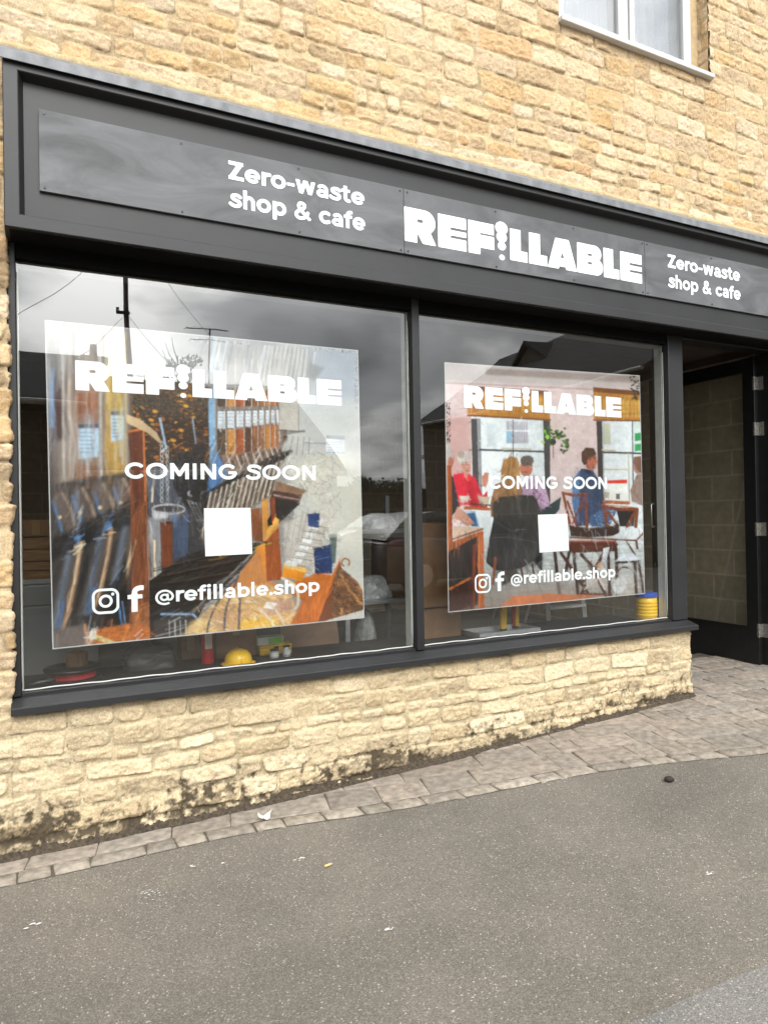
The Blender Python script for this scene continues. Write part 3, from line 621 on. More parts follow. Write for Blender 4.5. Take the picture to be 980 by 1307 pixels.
#@@PART2
# ------------------------------------------------------------------ ground: asphalt, kerb setts, paving
def asphalt_mat(name, lo, midc, hi, scale=105):
    m = bpy.data.materials.new(name); m.use_nodes = True; t = m.node_tree; p = t.nodes['Principled BSDF']; p.inputs['Roughness'].default_value = .9; p.inputs['Specular IOR Level'].default_value = .25
    c = nn(t, 'ShaderNodeTexCoord'); v = nn(t, 'ShaderNodeTexVoronoi'); v.inputs['Scale'].default_value = scale; link(t, c.outputs['Object'], v.inputs['Vector'])
    s = nn(t, 'ShaderNodeSeparateColor'); link(t, v.outputs['Color'], s.inputs[0])
    r = nn(t, 'ShaderNodeValToRGB'); e = r.color_ramp.elements; e[0].position = 0; e[0].color = lo+(1,); e[1].position = 1; e[1].color = (.42, .40, .36, 1)
    a = e.new(.5); a.color = midc+(1,); b = e.new(.90); b.color = hi+(1,); b2 = e.new(.975); b2.color = tuple(1.25*q for q in hi)+(1,)
    link(t, s.outputs[0], r.inputs[0])
    n = nn(t, 'ShaderNodeTexNoise'); n.inputs['Scale'].default_value = 1.1; n.inputs['Detail'].default_value = 7; n.inputs['Roughness'].default_value = .62; link(t, c.outputs['Object'], n.inputs['Vector'])
    r2 = nn(t, 'ShaderNodeValToRGB'); r2.color_ramp.elements[0].position = .3; r2.color_ramp.elements[0].color = (.74, .74, .75, 1); r2.color_ramp.elements[1].position = .7; r2.color_ramp.elements[1].color = (1.17, 1.16, 1.13, 1); link(t, n.outputs[0], r2.inputs[0])
    n5 = nn(t, 'ShaderNodeTexNoise'); n5.inputs['Scale'].default_value = 230; n5.inputs['Detail'].default_value = 3; link(t, c.outputs['Object'], n5.inputs['Vector'])
    r5 = nn(t, 'ShaderNodeValToRGB'); r5.color_ramp.elements[0].position = .3; r5.color_ramp.elements[0].color = (.72, .72, .72, 1); r5.color_ramp.elements[1].position = .7; r5.color_ramp.elements[1].color = (1.25, 1.25, 1.25, 1); link(t, n5.outputs[0], r5.inputs[0])
    m1 = nn(t, 'ShaderNodeMix', data_type='RGBA', blend_type='MULTIPLY'); m1.inputs[0].default_value = 1; link(t, r.outputs[0], m1.inputs[6]); link(t, r2.outputs[0], m1.inputs[7])
    m2 = nn(t, 'ShaderNodeMix', data_type='RGBA', blend_type='MULTIPLY'); m2.inputs[0].default_value = 1; link(t, m1.outputs[2], m2.inputs[6]); link(t, r5.outputs[0], m2.inputs[7])
    # a few pale trodden-in marks of spilt plaster and gum
    n6 = nn(t, 'ShaderNodeTexNoise'); n6.inputs['Scale'].default_value = 2.6; n6.inputs['Detail'].default_value = 10; n6.inputs['Roughness'].default_value = .72; link(t, c.outputs['Object'], n6.inputs['Vector'])
    r6 = nn(t, 'ShaderNodeValToRGB'); r6.color_ramp.elements[0].position = .70; r6.color_ramp.elements[0].color = (0, 0, 0, 1); r6.color_ramp.elements[1].position = .80; r6.color_ramp.elements[1].color = (.6, .6, .6, 1); link(t, n6.outputs[0], r6.inputs[0])
    m3_ = nn(t, 'ShaderNodeMix', data_type='RGBA'); link(t, r6.outputs[0], m3_.inputs[0]); link(t, m2.outputs[2], m3_.inputs[6]); m3_.inputs[7].default_value = (.42, .41, .39, 1)
    link(t, m3_.outputs[2], p.inputs['Base Color'])
    v2 = nn(t, 'ShaderNodeTexVoronoi', feature='SMOOTH_F1'); v2.inputs['Scale'].default_value = scale*.9; link(t, c.outputs['Object'], v2.inputs['Vector'])
    ad = nn(t, 'ShaderNodeMath', operation='SUBTRACT'); link(t, n5.outputs[0], ad.inputs[0]); link(t, v2.outputs[0], ad.inputs[1])
    bp = nn(t, 'ShaderNodeBump'); bp.inputs['Strength'].default_value = .75; bp.inputs['Distance'].default_value = .004; link(t, ad.outputs[0], bp.inputs['Height']); link(t, bp.outputs[0], p.inputs['Normal'])
    return m
M_asph = asphalt_mat('worn_asphalt', (.122, .109, .093), (.151, .136, .117), (.184, .167, .144), 200)
M_asph2 = asphalt_mat('newer_asphalt', (.132, .128, .121), (.166, .160, .152), (.206, .20, .19), 210)
def sheet(name, xs, ys, m, dz=0, kind='structure', label=None, yfn=None):
    X, Y = np.meshgrid(xs, ys); sink = .3*sstep(.15, .35, Y)*(name == 'asphalt_road')
    if yfn is not None: Y = yfn(X, Y)
    P = np.stack([X, Y, gz(X, Y)-sink+dz+.006*fbm(X*.9, Y*.9, 201, 3)*(dz > -.5)], -1); o = obj(name, gridmesh(name, P), m, None, True); return tag(o, label, None, None, kind)
xs = np.concatenate([np.linspace(-90, -6, 22), np.arange(-5.6, 9, .2), np.linspace(9.5, 90, 22)]); ys = np.concatenate([np.linspace(-110, -8, 22), np.arange(-7.6, 1.0, .2), np.linspace(1.2, 12, 6)])
sheet('asphalt_road', xs, ys, M_asph, -.008, label='worn speckled grey asphalt of the sloping street')
pe0 = gp(800, 1307); pe1 = gp(980, 1228)
sl_p = (pe1[1]-pe0[1])/(pe1[0]-pe0[0])
edge = lambda X: pe0[1]+sl_p*(X-pe0[0])+.018*fbm(X*5, X*0+.2, 211, 3)
xs = np.arange(pe0[0]-.10, 7, .02); vv = np.linspace(0, 1, 14)
sheet('asphalt_patch', xs, vv, M_asph2, -.0035, label='smoother blue-grey asphalt patch in the street', yfn=lambda X, V: edge(X)*(1-V)+V*(-3.2))

KX = np.array([-9, -1.5, -.2, .2, .6, .98, 1.5, 2.15, 2.75, 3.3, 3.8, 4.5, 5.5, 7, 12]); KP = [gp(*p) for p in [(0, 1132), (123, 1106), (245, 1077), (360, 1055), (490, 1037), (640, 1009), (760, 985), (880, 970), (980, 962)]]
KX = np.array([-9, -1.5]+[p[0] for p in KP]+[4.6, 5.6, 7, 12]); KY = np.array([KP[0][1]+.02]*2+[p[1] for p in KP]+[KP[-1][1]-.22, KP[-1][1]-.5, KP[-1][1]-.85, KP[-1][1]-1.6])
_x = np.linspace(-9, 12, 2101); _y = np.interp(_x, KX, KY)
for _ in range(3): _y = np.convolve(np.pad(_y, 15, mode='edge'), np.ones(31)/31, 'valid')
kerb = lambda X: np.interp(X, _x, _y)
def slabs(name, rows, m, label, gap=.004, pillow=.003, colours=None, x0=-2.2, x1=6.4, ymax=.7, seed=5, skew=0.0, jit=.004, narrow=False):
    rg = random.Random(seed); mb = MB(); cols = []
    for (o0, o1, l0, l1) in rows:
        x = x0+rg.random()*.3
        while x < x1:
            L = rg.uniform(l0, l1)*((.30+.30*rg.random()) if (narrow and 2.35 < x < 4.9 and rg.random() < .85) else 1); xa, xb = x+gap/2, x+L-gap/2; x += L
            ym = float(kerb((xa+xb)/2))+(o0+o1)/2
            if ym > ymax: continue
            if ym > .05 and (xa+xb)/2 < 4.42: continue
            n = 4; bot = []; top = []
            j = [rg.uniform(-jit, jit) for _ in range(4)]
            for k in range(n+1):
                q = xa+(xb-xa)*k/n; bot.append((q+skew*0+j[0]*(k == 0), float(kerb(q))+o0+gap/2+j[1]*(k in (0, n))))
            for k in range(n, -1, -1):
                q = xa+(xb-xa)*k/n; top.append((q+skew*(o1-o0)+j[2]*(k == 0), float(kerb(q))+o1-gap/2+j[3]*(k in (0, n))))
            P = bot+top; cx = sum(p[0] for p in P)/len(P); cy = sum(p[1] for p in P)/len(P); dz = rg.uniform(-.0025, .0025); tx = rg.uniform(-.01, .01)
            V = []; N = len(P)
            for lev, (ins, z) in enumerate(((0, -.025), (0, -.004), (.004, 0), (.016, pillow))):
                for p in P:
                    d = math.hypot(p[0]-cx, p[1]-cy); s_ = 1-ins/max(d, .02)
                    X = cx+(p[0]-cx)*s_; Y = cy+(p[1]-cy)*s_; V.append((X, Y, float(gz(X, Y))+z+dz+tx*(X-cx)))
            V.append((cx, cy, float(gz(cx, cy))+pillow*1.1+dz))
            F = []
            for lev in range(3):
                for k in range(N): F.append((lev*N+k, lev*N+(k+1) % N, (lev+1)*N+(k+1) % N, (lev+1)*N+k))
            for k in range(N): F.append((3*N+k, 3*N+(k+1) % N, 4*N))
            mb.add(V, F); c = rg.choice(colours); g = rg.uniform(.86, 1.14); cols += [[q*g for q in c]+[1]]*len(V)
    me = bpy.data.meshes.new(name); me.from_pydata(mb.v, [], mb.f); me.update()
    a = me.color_attributes.new('Col', 'FLOAT_COLOR', 'POINT'); a.data.foreach_set('color', np.array(cols, np.float32).reshape(-1))
    o = obj(name, me, m, None, True); return tag(o, label, None, None, 'structure')
M_pave = mat('worn_sandstone_paving', (1, 1, 1), .88, .34, 22, .7, 70, attr='Col', detail=9)
M_sett = mat('rough_kerb_setts', (1, 1, 1), .9, .35, 26, .8, 60, attr='Col', detail=8)
M_joint = mat('gritty_joint_dirt', (.085, .068, .05), .95, .3, 30, .5, 80)
slabs('kerb_setts', [(.004, .108, .13, .26)], M_sett, 'row of small rough stone setts along the edge of the asphalt', .009, .006, [(.235, .202, .164), (.265, .23, .188), (.205, .178, .145), (.25, .216, .172)], seed=9, jit=.010)
rws = [(.112, .325, .26, .52)]; o_ = .325
for k in range(11):
    wd = [.195, .20, .185, .21, .19][k % 5]; rws.append((o_, o_+wd, .26, .50)); o_ += wd
slabs('pavement', rws, M_pave, 'narrow strip of worn stone paving widening to the shop door', narrow=True, gap=.0045, pillow=.0012, colours=[(.225, .188, .152), (.240, .202, .165), (.212, .180, .148), (.232, .196, .160), (.220, .192, .160)], seed=4, skew=.20, jit=.003)
X_ = np.arange(-2.2, 6.5, .05); vv = np.linspace(0, 1, 12)
sheet('paving_bed', X_, vv, M_joint, -.0055, label='gritty brown dirt in the paving joints', yfn=lambda X, V: (kerb(X)+.004)*(1-V)+V*.8)
# grime heaped along the foot of the wall
xs = np.arange(-1.5, 4.40, .012); dm = np.zeros((5, len(xs), 3))
hh = .022+.045*np.clip(fbm(xs*3, xs*0+.5, 221, 4)+.25, 0, 1); wd = .02+.07*np.clip(fbm(xs*2.2, xs*0+.9, 231, 4)+.30, 0, 1)
for k, (fy, fz) in enumerate(((0, 1), (.25, .62), (.5, .3), (.75, .1), (1, -.12))):
    dm[k, :, 0] = xs; dm[k, :, 1] = -.028-wd*fy; dm[k, :, 2] = gz(xs, xs*0-.03)+hh*fz+.010*fbm(xs*26, xs*0+k, 241, 3)
o = obj('dirt', gridmesh('dirt', dm, flip=True), mat('mossy_dirt', (.055, .041, .027), .95, .6, 60, 1.0, 90), None, True); tag(o, 'dark brown mossy dirt gathered along the foot of the stone wall', None, None, 'stuff')

# ------------------------------------------------------------------ the glazed door, opened inwards against the block wall
DX = 5.492; DY0, DY1, DZ0, DZ1 = .185, 1.325, .198, 2.862
door = empty('shop_door', (DX, DY0, DZ0), 'black glazed shop door standing open in the doorway with steel hinges and a tubular pull', 'door')
T = .046
d = MB(); sw = .112
d.box(DX-T/2, DX+T/2, DY0, DY0+sw, DZ0, DZ1, .003).box(DX-T/2, DX+T/2, DY1-sw, DY1, DZ0, DZ1, .003)
d.box(DX-T/2+.001, DX+T/2-.001, DY0+sw, DY1-sw, DZ1-.12, DZ1-.002, .003).box(DX-T/2+.001, DX+T/2-.001, DY0+sw, DY1-sw, DZ0+.002, DZ0+.325, .003)
d.build('door_frame', M_black, door)
d = MB(); q = DX-T/2-.004
d.box(q, q+.012, DY0+sw+.001, DY1-sw-.001, DZ0+.325, DZ0+.343).build('glazing_bead', M_black, door)
MB().box(DX-.004, DX+.004, DY0+sw, DY1-sw, DZ0+.325, DZ1-.12).build('door_glass', M_doorglass, door)
hz = [xp(832, y, DX)[1] for y in (643, 672)]
hy = DY1-sw/2
h = MB(); pts = [(DX-T/2, hy, hz[0])]+[(DX-T/2-.05-.0*k, hy, hz[0]) for k in range(1)]+[(DX-T/2-.062, hy, hz[0]-.015), (DX-T/2-.062, hy, hz[1]+.015), (DX-T/2-.05, hy, hz[1]), (DX-T/2, hy, hz[1])]
autosmooth(h.tube(pts, .011, 10).build('handle', M_steel, door), 60)
for yy in (600, 720):
    z = xp(833, yy, DX)[1]; l = MB(); l.tube([(DX-T/2+.001, hy, z), (DX-T/2-.008, hy, z)], [.026, .024], 16).tube([(DX-T/2-.008, hy, z), (DX-T/2-.012, hy, z)], .011, 12)
    l.build('lock', M_steel, door)
for pz in (488.5, 547, 675.5, 804.5):
    z = xp(970, pz, 5.5)[1]; hg = MB()
    hg.box(DX-T/2-.004, DX-T/2+.001, DY0-.001, DY0+.016, z-.058, z+.058).box(5.5105, 5.5145, DY0-.052, DY0-.004, z-.058, z+.058)
    for k in range(5): hg.tube([(DX-T/2-.006, DY0-.004, z-.057+k*.0232), (DX-T/2-.006, DY0-.004, z-.057+k*.0232+.0212)], .0075, 10)
    hg.box(DX-T/2-.005, 5.5105, DY0-.010, DY0-.006, z-.055, z+.055)
    hgo = hg.build('hinge', mat('worn_hinge_steel', (.22, .21, .19), .5, .6, 90, .2, 120, metal=.6), door)

# ------------------------------------------------------------------ posters: flat prints painted in photo pixels, carried by a fine grid of coloured vertices
class Canvas:
    def __init__(s, x0, y0, x1, y1, k=2.2):
        s.x0, s.y0, s.k = x0, y0, k; s.w, s.h = int((x1-x0)*k), int((y1-y0)*k)
        s.X, s.Y = np.meshgrid(x0+(np.arange(s.w)+.5)/k, y0+(np.arange(s.h)+.5)/k); s.a = np.zeros((s.h, s.w, 3))
    def _bb(s, x0, y0, x1, y1, m=0):
        i0, i1 = max(0, int((x0-m-s.x0)*s.k)), min(s.w, int((x1+m-s.x0)*s.k)+2); j0, j1 = max(0, int((y0-m-s.y0)*s.k)), min(s.h, int((y1+m-s.y0)*s.k)+2)
        return slice(j0, max(j0, j1)), slice(i0, max(i0, i1))
    def put(s, sl, F, c, alpha=1, soft=.5, c2=None, ax=None):
        """F signed distance in px; c2/ax: a second colour reached along ax=(x0,y0,x1,y1)"""
        k = np.clip(.5-F/(2*max(soft, .3)), 0, 1)
        if soft > 1: k = k*k*(3-2*k)
        k = (k*alpha)[..., None]
        col_ = lin(c)
        if c2 is not None:
            x, y = s.X[sl], s.Y[sl]; dx, dy = ax[2]-ax[0], ax[3]-ax[1]; t = np.clip(((x-ax[0])*dx+(y-ax[1])*dy)/(dx*dx+dy*dy), 0, 1)[..., None]
            col_ = lin(c)*(1-t)+lin(c2)*t
        if alpha > .45 and soft < 4:      # nothing in a photograph is one flat tone
            s.n = getattr(s, 'n', 0)+1; a_ = s.n*2.4; x, y = s.X[sl], s.Y[sl]; wx_, wy_ = max(np.ptp(x), 1), max(np.ptp(y), 1)
            g = .30*(math.cos(a_)*(x-x.mean())/wx_+(.35+math.sin(a_)*.6)*-(y-y.mean())/wy_)+.26*fbm(x*.16+s.n, y*.16, 941, 3)+.16*fbm(x*.7, y*.7+s.n, 945, 3)
            col_ = col_*np.clip(1+g, .4, 1.6)[..., None]
        s.a[sl] = s.a[sl]*(1-k)+col_*k
    def poly(s, P, c, alpha=1, soft=.5, c2=None, ax=None):
        xs_, ys_ = [p[0] for p in P], [p[1] for p in P]; sl = s._bb(min(xs_), min(ys_), max(xs_), max(ys_), soft+1)
        if s.X[sl].size: s.put(sl, poly_sdf(s.X[sl], s.Y[sl], P), c, alpha, soft, c2, ax)
    def line(s, P, wd, c, alpha=1, soft=.5):
        xs_, ys_ = [p[0] for p in P], [p[1] for p in P]; sl = s._bb(min(xs_), min(ys_), max(xs_), max(ys_), wd+soft+1)
        if s.X[sl].size: s.put(sl, stroke(s.X[sl], s.Y[sl], P, wd, False), c, alpha, soft)
    def ell(s, cx, cy, rx, ry, c, alpha=1, soft=.5, rot=0, c2=None, ax=None):
        m = max(rx, ry); sl = s._bb(cx-m, cy-m, cx+m, cy+m, soft+1)
        if not s.X[sl].size: return
        x, y = s.X[sl]-cx, s.Y[sl]-cy; ca, sa_ = math.cos(R(rot)), math.sin(R(rot)); u, v = x*ca+y*sa_, -x*sa_+y*ca
        q = np.hypot(u/rx, v/ry); s.put(sl, (q-1)*min(rx, ry), c, alpha, soft, c2, ax)
    def ring(s, cx, cy, rx, ry, wd, c, alpha=1, a0=0, a1=360, soft=.5): s.line([(cx+rx*math.cos(R(a0+(a1-a0)*k/24)), cy+ry*math.sin(R(a0+(a1-a0)*k/24))) for k in range(25)], wd, c, alpha, soft)
    def grain(s, P, amp, fx, fy, seed, tint=None, thr=None):
        """texture inside an outline: multiplies, or mixes a tint where the noise is high"""
        xs_, ys_ = [p[0] for p in P], [p[1] for p in P]; sl = s._bb(min(xs_), min(ys_), max(xs_), max(ys_), 1)
        if not s.X[sl].size: return
        k = np.clip(.5-poly_sdf(s.X[sl], s.Y[sl], P), 0, 1)[..., None]; n = fbm(s.X[sl]*fx, s.Y[sl]*fy, seed, 4, .6)[..., None]
        if tint is None: s.a[sl] = np.clip(s.a[sl]*(1+k*amp*2*n), 0, 1)
        else: q = k*sstep(thr, thr+.08, n)*amp; s.a[sl] = s.a[sl]*(1-q)+lin(tint)*q
    def detail(s, P, n, ang, spread, L, wd, lo, hi, seed, alpha=.5, soft=.6):
        """fine strokes in the tones already there: glints, folds, fibres, edges"""
        rg = np.random.RandomState(seed); P_ = np.array(P, float); x0, y0 = P_.min(0); x1, y1 = P_.max(0); k = 0
        xs_ = rg.uniform(x0, x1, n*4); ys_ = rg.uniform(y0, y1, n*4); ok = poly_sdf(xs_, ys_, P) < -.3
        for x, y in zip(xs_[ok][:n], ys_[ok][:n]):
            i = int(np.clip((x-s.x0)*s.k, 0, s.w-1)); j = int(np.clip((y-s.y0)*s.k, 0, s.h-1)); f = math.exp(rg.uniform(math.log(lo), math.log(hi)))
            cc = np.clip(s.a[j, i]*f+(.02 if f > 1 else 0), 0, .95); a = R(ang+rg.normal()*spread); l = rg.uniform(*L)/2; b = rg.normal()*.12*l; dx, dy = math.cos(a), math.sin(a)
            Q = [(x-dx*l, y-dy*l), (x-dy*b, y+dx*b), (x+dx*l, y+dy*l)]; w_ = rg.uniform(*wd); sl = s._bb(min(q[0] for q in Q), min(q[1] for q in Q), max(q[0] for q in Q), max(q[1] for q in Q), w_+soft+1)
            if not s.X[sl].size: continue
            m = np.clip(.5-stroke(s.X[sl], s.Y[sl], Q, w_, False)/(2*soft), 0, 1)[..., None]*alpha; s.a[sl] = s.a[sl]*(1-m)+cc*m
    def photo(s, seed):
        """the look of a camera picture: softened edges, uneven tone, fine texture, calmer colour"""
        wx = 0.5*fbm(s.X*.22, s.Y*.22, 901+seed, 3)+.5*fbm(s.X*.8, s.Y*.8, 905+seed, 2); wy = 0.5*fbm(s.X*.22, s.Y*.22, 911+seed, 3)+.5*fbm(s.X*.8, s.Y*.8, 915+seed, 2)
        s.a = s.at(s.X+wx, s.Y+wy); k = np.array([.25, .5, .25])
        for ax in (0, 1): s.a = .25*np.roll(s.a, 1, ax)+.5*s.a+.25*np.roll(s.a, -1, ax)
        tone = 1+.18*fbm(s.X*.045, s.Y*.045, 921+seed, 4)+.12*fbm(s.X*.3, s.Y*.3, 925+seed, 4, .7)+.10*fbm(s.X*1.1, s.Y*1.1, 929+seed, 2)
        s.a = s.a*tone[..., None]
        for k_ in range(2):      # small light and dark marks
            q = (sstep(.16, .26, fbm(s.X*.5, s.Y*.42, 931+seed+7*k_, 4, .7))*.16)[..., None]; tgt = s.a*(.55 if k_ else 1.5); s.a = s.a*(1-q)+tgt*q
        g = s.a.mean(-1, keepdims=True); s.a = np.clip(g+(s.a-g)*.97, 0, 1)
    def at(s, x, y):
        i = np.clip((x-s.x0)*s.k-.5, 0, s.w-1.001); j = np.clip((y-s.y0)*s.k-.5, 0, s.h-1.001); i0 = i.astype(int); j0 = j.astype(int); f = (i-i0)[..., None]; g = (j-j0)[..., None]
        return (s.a[j0, i0]*(1-f)+s.a[j0, i0+1]*f)*(1-g)+(s.a[j0+1, i0]*(1-f)+s.a[j0+1, i0+1]*f)*g

def paint_refill():
    c = Canvas(48, 400, 474, 838); rg = random.Random(3)
    full = [(48, 400), (474, 400), (474, 838), (48, 838)]
    c.poly(full, (178, 174, 172)); c.poly([(48, 400), (474, 400), (474, 470), (48, 520)], (176, 176, 178), .8, 30)
    # white wall of the pictured shop
    c.poly([(356, 430), (474, 430), (474, 800), (400, 800), (372, 640), (356, 520)], (205, 205, 204), 1, 6, (214, 211, 204), (400, 520, 430, 760))
    c.poly([(392, 440), (474, 440), (474, 512), (400, 512)], (176, 184, 196), .9, 12)
    c.poly([(372, 600), (430, 566), (474, 610), (474, 720), (430, 700)], (222, 218, 208), .9, 8)
    c.line([(405, 575), (474, 626)], 1.4, (200, 196, 190), .8, 1.2); c.line([(443, 560), (443, 610)], 1, (205, 205, 205), .7, 1)
    c.poly([(416, 555), (440, 556), (440, 578), (416, 578)], (236, 238, 242)); c.poly([(416, 555), (440, 556), (440, 561), (416, 560)], (170, 172, 178)); c.line([(387, 565), (416, 566)], 2, (175, 178, 190)); c.line([(416, 577), (440, 578)], 1.4, (160, 190, 220))
    for k in range(4): c.line([(418, 564+3.4*k), (436-3*(k % 2), 564.4+3.4*k)], 1.0, (196, 198, 202))
    # clear tubes of the top rail fading into the light
    for k in range(22):
        x = 252+k*7.0; y1 = 470+(k % 3)*6; c.line([(x+10, 432+k*.9), (x-1, y1+k*1.4)], rg.choice([1.2, 2.2, 3.4]), rg.choice([(240, 240, 244), (150, 146, 146), (215, 222, 232), (186, 178, 172)]), .8, 1)
    c.poly([(340, 440), (400, 446), (396, 500), (330, 486)], (150, 144, 140), .55, 4)
    for k in range(11): c.line([(338+k*5.4, 441+k*.5), (330+k*5.6, 484+k)], 2.2, (224, 222, 222), .8, .8)
    c.poly([(395, 462), (414, 470), (400, 486), (392, 480)], (130, 126, 122), .6, 3)
    # reflection of the lichened tile roof, painted into the print in brown and orange
    roof_reflection = [(158, 497), (176, 478), (268, 494), (366, 500), (366, 560), (300, 640), (250, 668), (196, 668), (160, 640)]
    c.poly(roof_reflection, (74, 55, 40), 1, 2.5); c.poly([(158, 497), (176, 478), (270, 494), (268, 530), (160, 530)], (106, 94, 78), .55, 12)
    c.grain(roof_reflection, .8, .35, .6, 301); c.grain(roof_reflection, .85, .16, .33, 311, (176, 112, 44), .13); c.grain(roof_reflection, .8, .4, .6, 321, (30, 24, 20), .12)
    for k in range(80):
        x, y = rg.uniform(164, 266), rg.uniform(496, 630); c.ell(x, y, rg.uniform(1, 3), rg.uniform(.6, 1.7), rg.choice([(226, 158, 58), (205, 128, 40), (240, 190, 92), (150, 112, 66), (120, 96, 70)]), rg.uniform(.5, 1), .8, rg.uniform(-40, 40))
    for x, y in ((198, 525), (193, 536), (237, 518), (242, 505), (231, 549), (239, 575), (221, 562)): c.ell(x, y, 3.4, 1.9, (240, 176, 62), .9, .7, 12)
    c.poly([(162, 552), (166, 547), (172, 552), (152, 640), (158, 700), (146, 640)], (60, 46, 38), .4, 4)
    # near dispensers, out of focus
    c.poly([(48, 404), (166, 410), (166, 640), (48, 640)], (164, 148, 138), 1, 6)
    def column(x0, x1, y0, y1, top, bot, soft=2.4): c.poly([(x0, y0), (x1, y0+2), (x1+1, y1), (x0+1, y1+3)], top, 1, soft, bot, (x0, y0, x0, y1))
    column(50, 74, 410, 660, (188, 180, 178), (92, 74, 72), 5); column(66, 84, 450, 560, (96, 68, 60), (96, 72, 70), 5); c.poly([(64, 470), (69, 470), (69, 545), (63, 545)], (150, 185, 225), .8, 3)
    column(96, 126, 420, 622, (196, 176, 160), (152, 104, 70)); column(98, 124, 500, 540, (170, 112, 80), (156, 98, 66), 3); column(133, 158, 420, 612, (208, 198, 176), (196, 164, 94)); column(135, 157, 470, 610, (212, 178, 102), (200, 160, 84), 3)
    c.poly([(50, 404), (166, 410), (166, 470), (50, 480)], (176, 174, 174), .72, 22)
    for x, cc, a in ((88, (208, 190, 176), .8), (94, (112, 92, 84), .6), (128, (232, 224, 214), .9), (131, (120, 92, 70), .55), (160, (222, 206, 170), .85), (80, (230, 224, 220), .7), (110, (222, 200, 180), .45), (146, (238, 222, 170), .4), (58, (214, 208, 206), .6)):
        c.line([(x, 425), (x+1.5, 612)], rg.choice([2.0, 3.0]), cc, a, 2.2)
    c.grain([(96, 505), (158, 505), (158, 615), (96, 622)], .16, .35, .35, 331)
    c.poly([(84, 548), (94, 530), (130, 520), (134, 590), (128, 596), (88, 590)], (190, 186, 184), .3, 4)
    c.poly([(99, 541), (126, 540), (127, 583), (100, 586)], (200, 222, 240), 1, 1.8); c.poly([(99, 541), (126, 540), (126, 546), (99, 547)], (70, 72, 84), .9, 1.6)
    c.poly([(141, 525), (158, 524), (159, 560), (142, 564)], (200, 220, 238), 1, 1.6); c.poly([(141, 525), (158, 524), (158, 530), (141, 530)], (70, 76, 92), .9, 1.6)
    for k in range(6): c.line([(103, 552+5*k), (120-4*(k % 2), 552+5*k)], 1.5, (136, 158, 182), .8, 1.2); c.line([(144, 535+4.5*k), (155-3*(k % 2), 535+4.3*k)], 1.3, (136, 156, 180), .8, 1.1)
    # dark chutes with blue glints and tan edges
    ch = [(48, 622), (100, 612), (165, 602), (186, 640), (186, 745), (176, 840), (48, 840)]
    c.poly(ch, (86, 78, 76), 1, 3, (58, 54, 54), (60, 610, 150, 800))
    for k in range(5):
        x = 64+k*26; y = 634-k*6
        c.poly([(x, y), (x+17, y-3), (x+33, y+44), (x+20, y+48)], (104, 92, 88), .9, 2.4); c.line([(x+8, y-2), (x+26, y+46)], 9, (128, 112, 104), .7, 4); c.line([(x+16, y-4), (x+26, y+16), (x+35, y+44)], 3.6, (206, 180, 160), .75, 3.4); c.line([(x+3, y+6), (x+10, y+26), (x+16, y+46)], 3, (112, 158, 208), .75, 3)
        c.ell(x+12, y+26, 2.6, 2.4, (250, 226, 180), .85, 1.4)
    c.poly([(60, 690), (130, 655), (178, 632), (212, 636), (196, 656), (130, 690), (66, 716)], (34, 31, 32), .95, 4)
    for x, y in ((99, 688), (138, 671), (172, 657)): c.ell(x, y, 4, 5.5, (110, 160, 214), .95, 2, 20); c.ell(x-10, y+8, 10, 4, (54, 62, 76), .7, 3, -25)
    for k, (x, y) in enumerate(((100, 700), (139, 682), (171, 668))):
        c.poly([(x-14, y+4), (x+6, y), (x-6, y+60), (x-22, y+108-8*k), (x-40, y+104), (x-28, y+56)], (106, 98, 96), .8, 4); c.line([(x+3, y-6), (x-2, y+30), (x-9, y+66), (x-20, y+104-8*k)], 4.4, (206, 166, 130), .8, 2.6); c.line([(x+2, y+4), (x-5, y+40), (x-14, y+80)], 1.4, (240, 206, 172), .8, 1.4); c.line([(x-12, y+6), (x-20, y+50), (x-30, y+100)], 5, (124, 142, 166), .7, 4); c.line([(x+12, y+10), (x-2, y+70)], 8, (40, 38, 40), .55, 4)
        c.line([(x-20, y+70), (x-24, y+100)], 4, (96, 140, 190), .7, 2.4)
    c.poly([(150, 740), (160, 705), (166, 790), (158, 806), (132, 800), (136, 742)], (30, 30, 32), .9, 3); c.line([(150, 762), (156, 800)], 2.2, (104, 156, 214), .9, 1.2); c.line([(156, 768), (160, 796)], 1.6, (150, 190, 230), .8, 1)
    c.poly([(60, 806), (112, 796), (112, 838), (60, 838)], (128, 116, 112), .9, 3); c.line([(108, 798), (113, 838)], 3, (206, 152, 104), .9, 1.4)
    # rough timber post
    post = [(160, 552), (188, 562), (190, 770), (196, 838), (150, 838), (164, 770)]
    c.poly([(166, 610), (184, 600), (193, 838), (163, 838), (168, 740)], (142, 84, 50)); c.grain([(166, 610), (184, 600), (193, 838), (163, 838)], .5, .6, .07, 341); c.poly([(163, 553), (182, 548), (186, 640), (172, 650)], (120, 66, 40)); c.line([(163, 551), (183, 547)], 3, (214, 132, 66)); c.line([(183, 547), (186, 640)], 2.4, (216, 130, 62)); c.line([(187, 640), (192, 770)], 2.0, (176, 110, 70), .8)
    c.poly([(160, 528), (180, 536), (200, 552), (207, 566), (202, 564), (188, 552), (162, 540)], (226, 198, 160), .95, .9)
    # floor, cartons and a clay jar below the post
    c.poly([(112, 806), (196, 790), (196, 838), (112, 838)], (204, 122, 48), 1, 1); c.grain([(112, 806), (196, 790), (196, 838), (112, 838)], .5, .2, .5, 351)
    c.poly([(166, 776), (190, 768), (192, 802), (168, 796)], (176, 116, 70), .95); c.grain([(166, 776), (190, 768), (192, 802), (168, 796)], .45, .9, .9, 361)
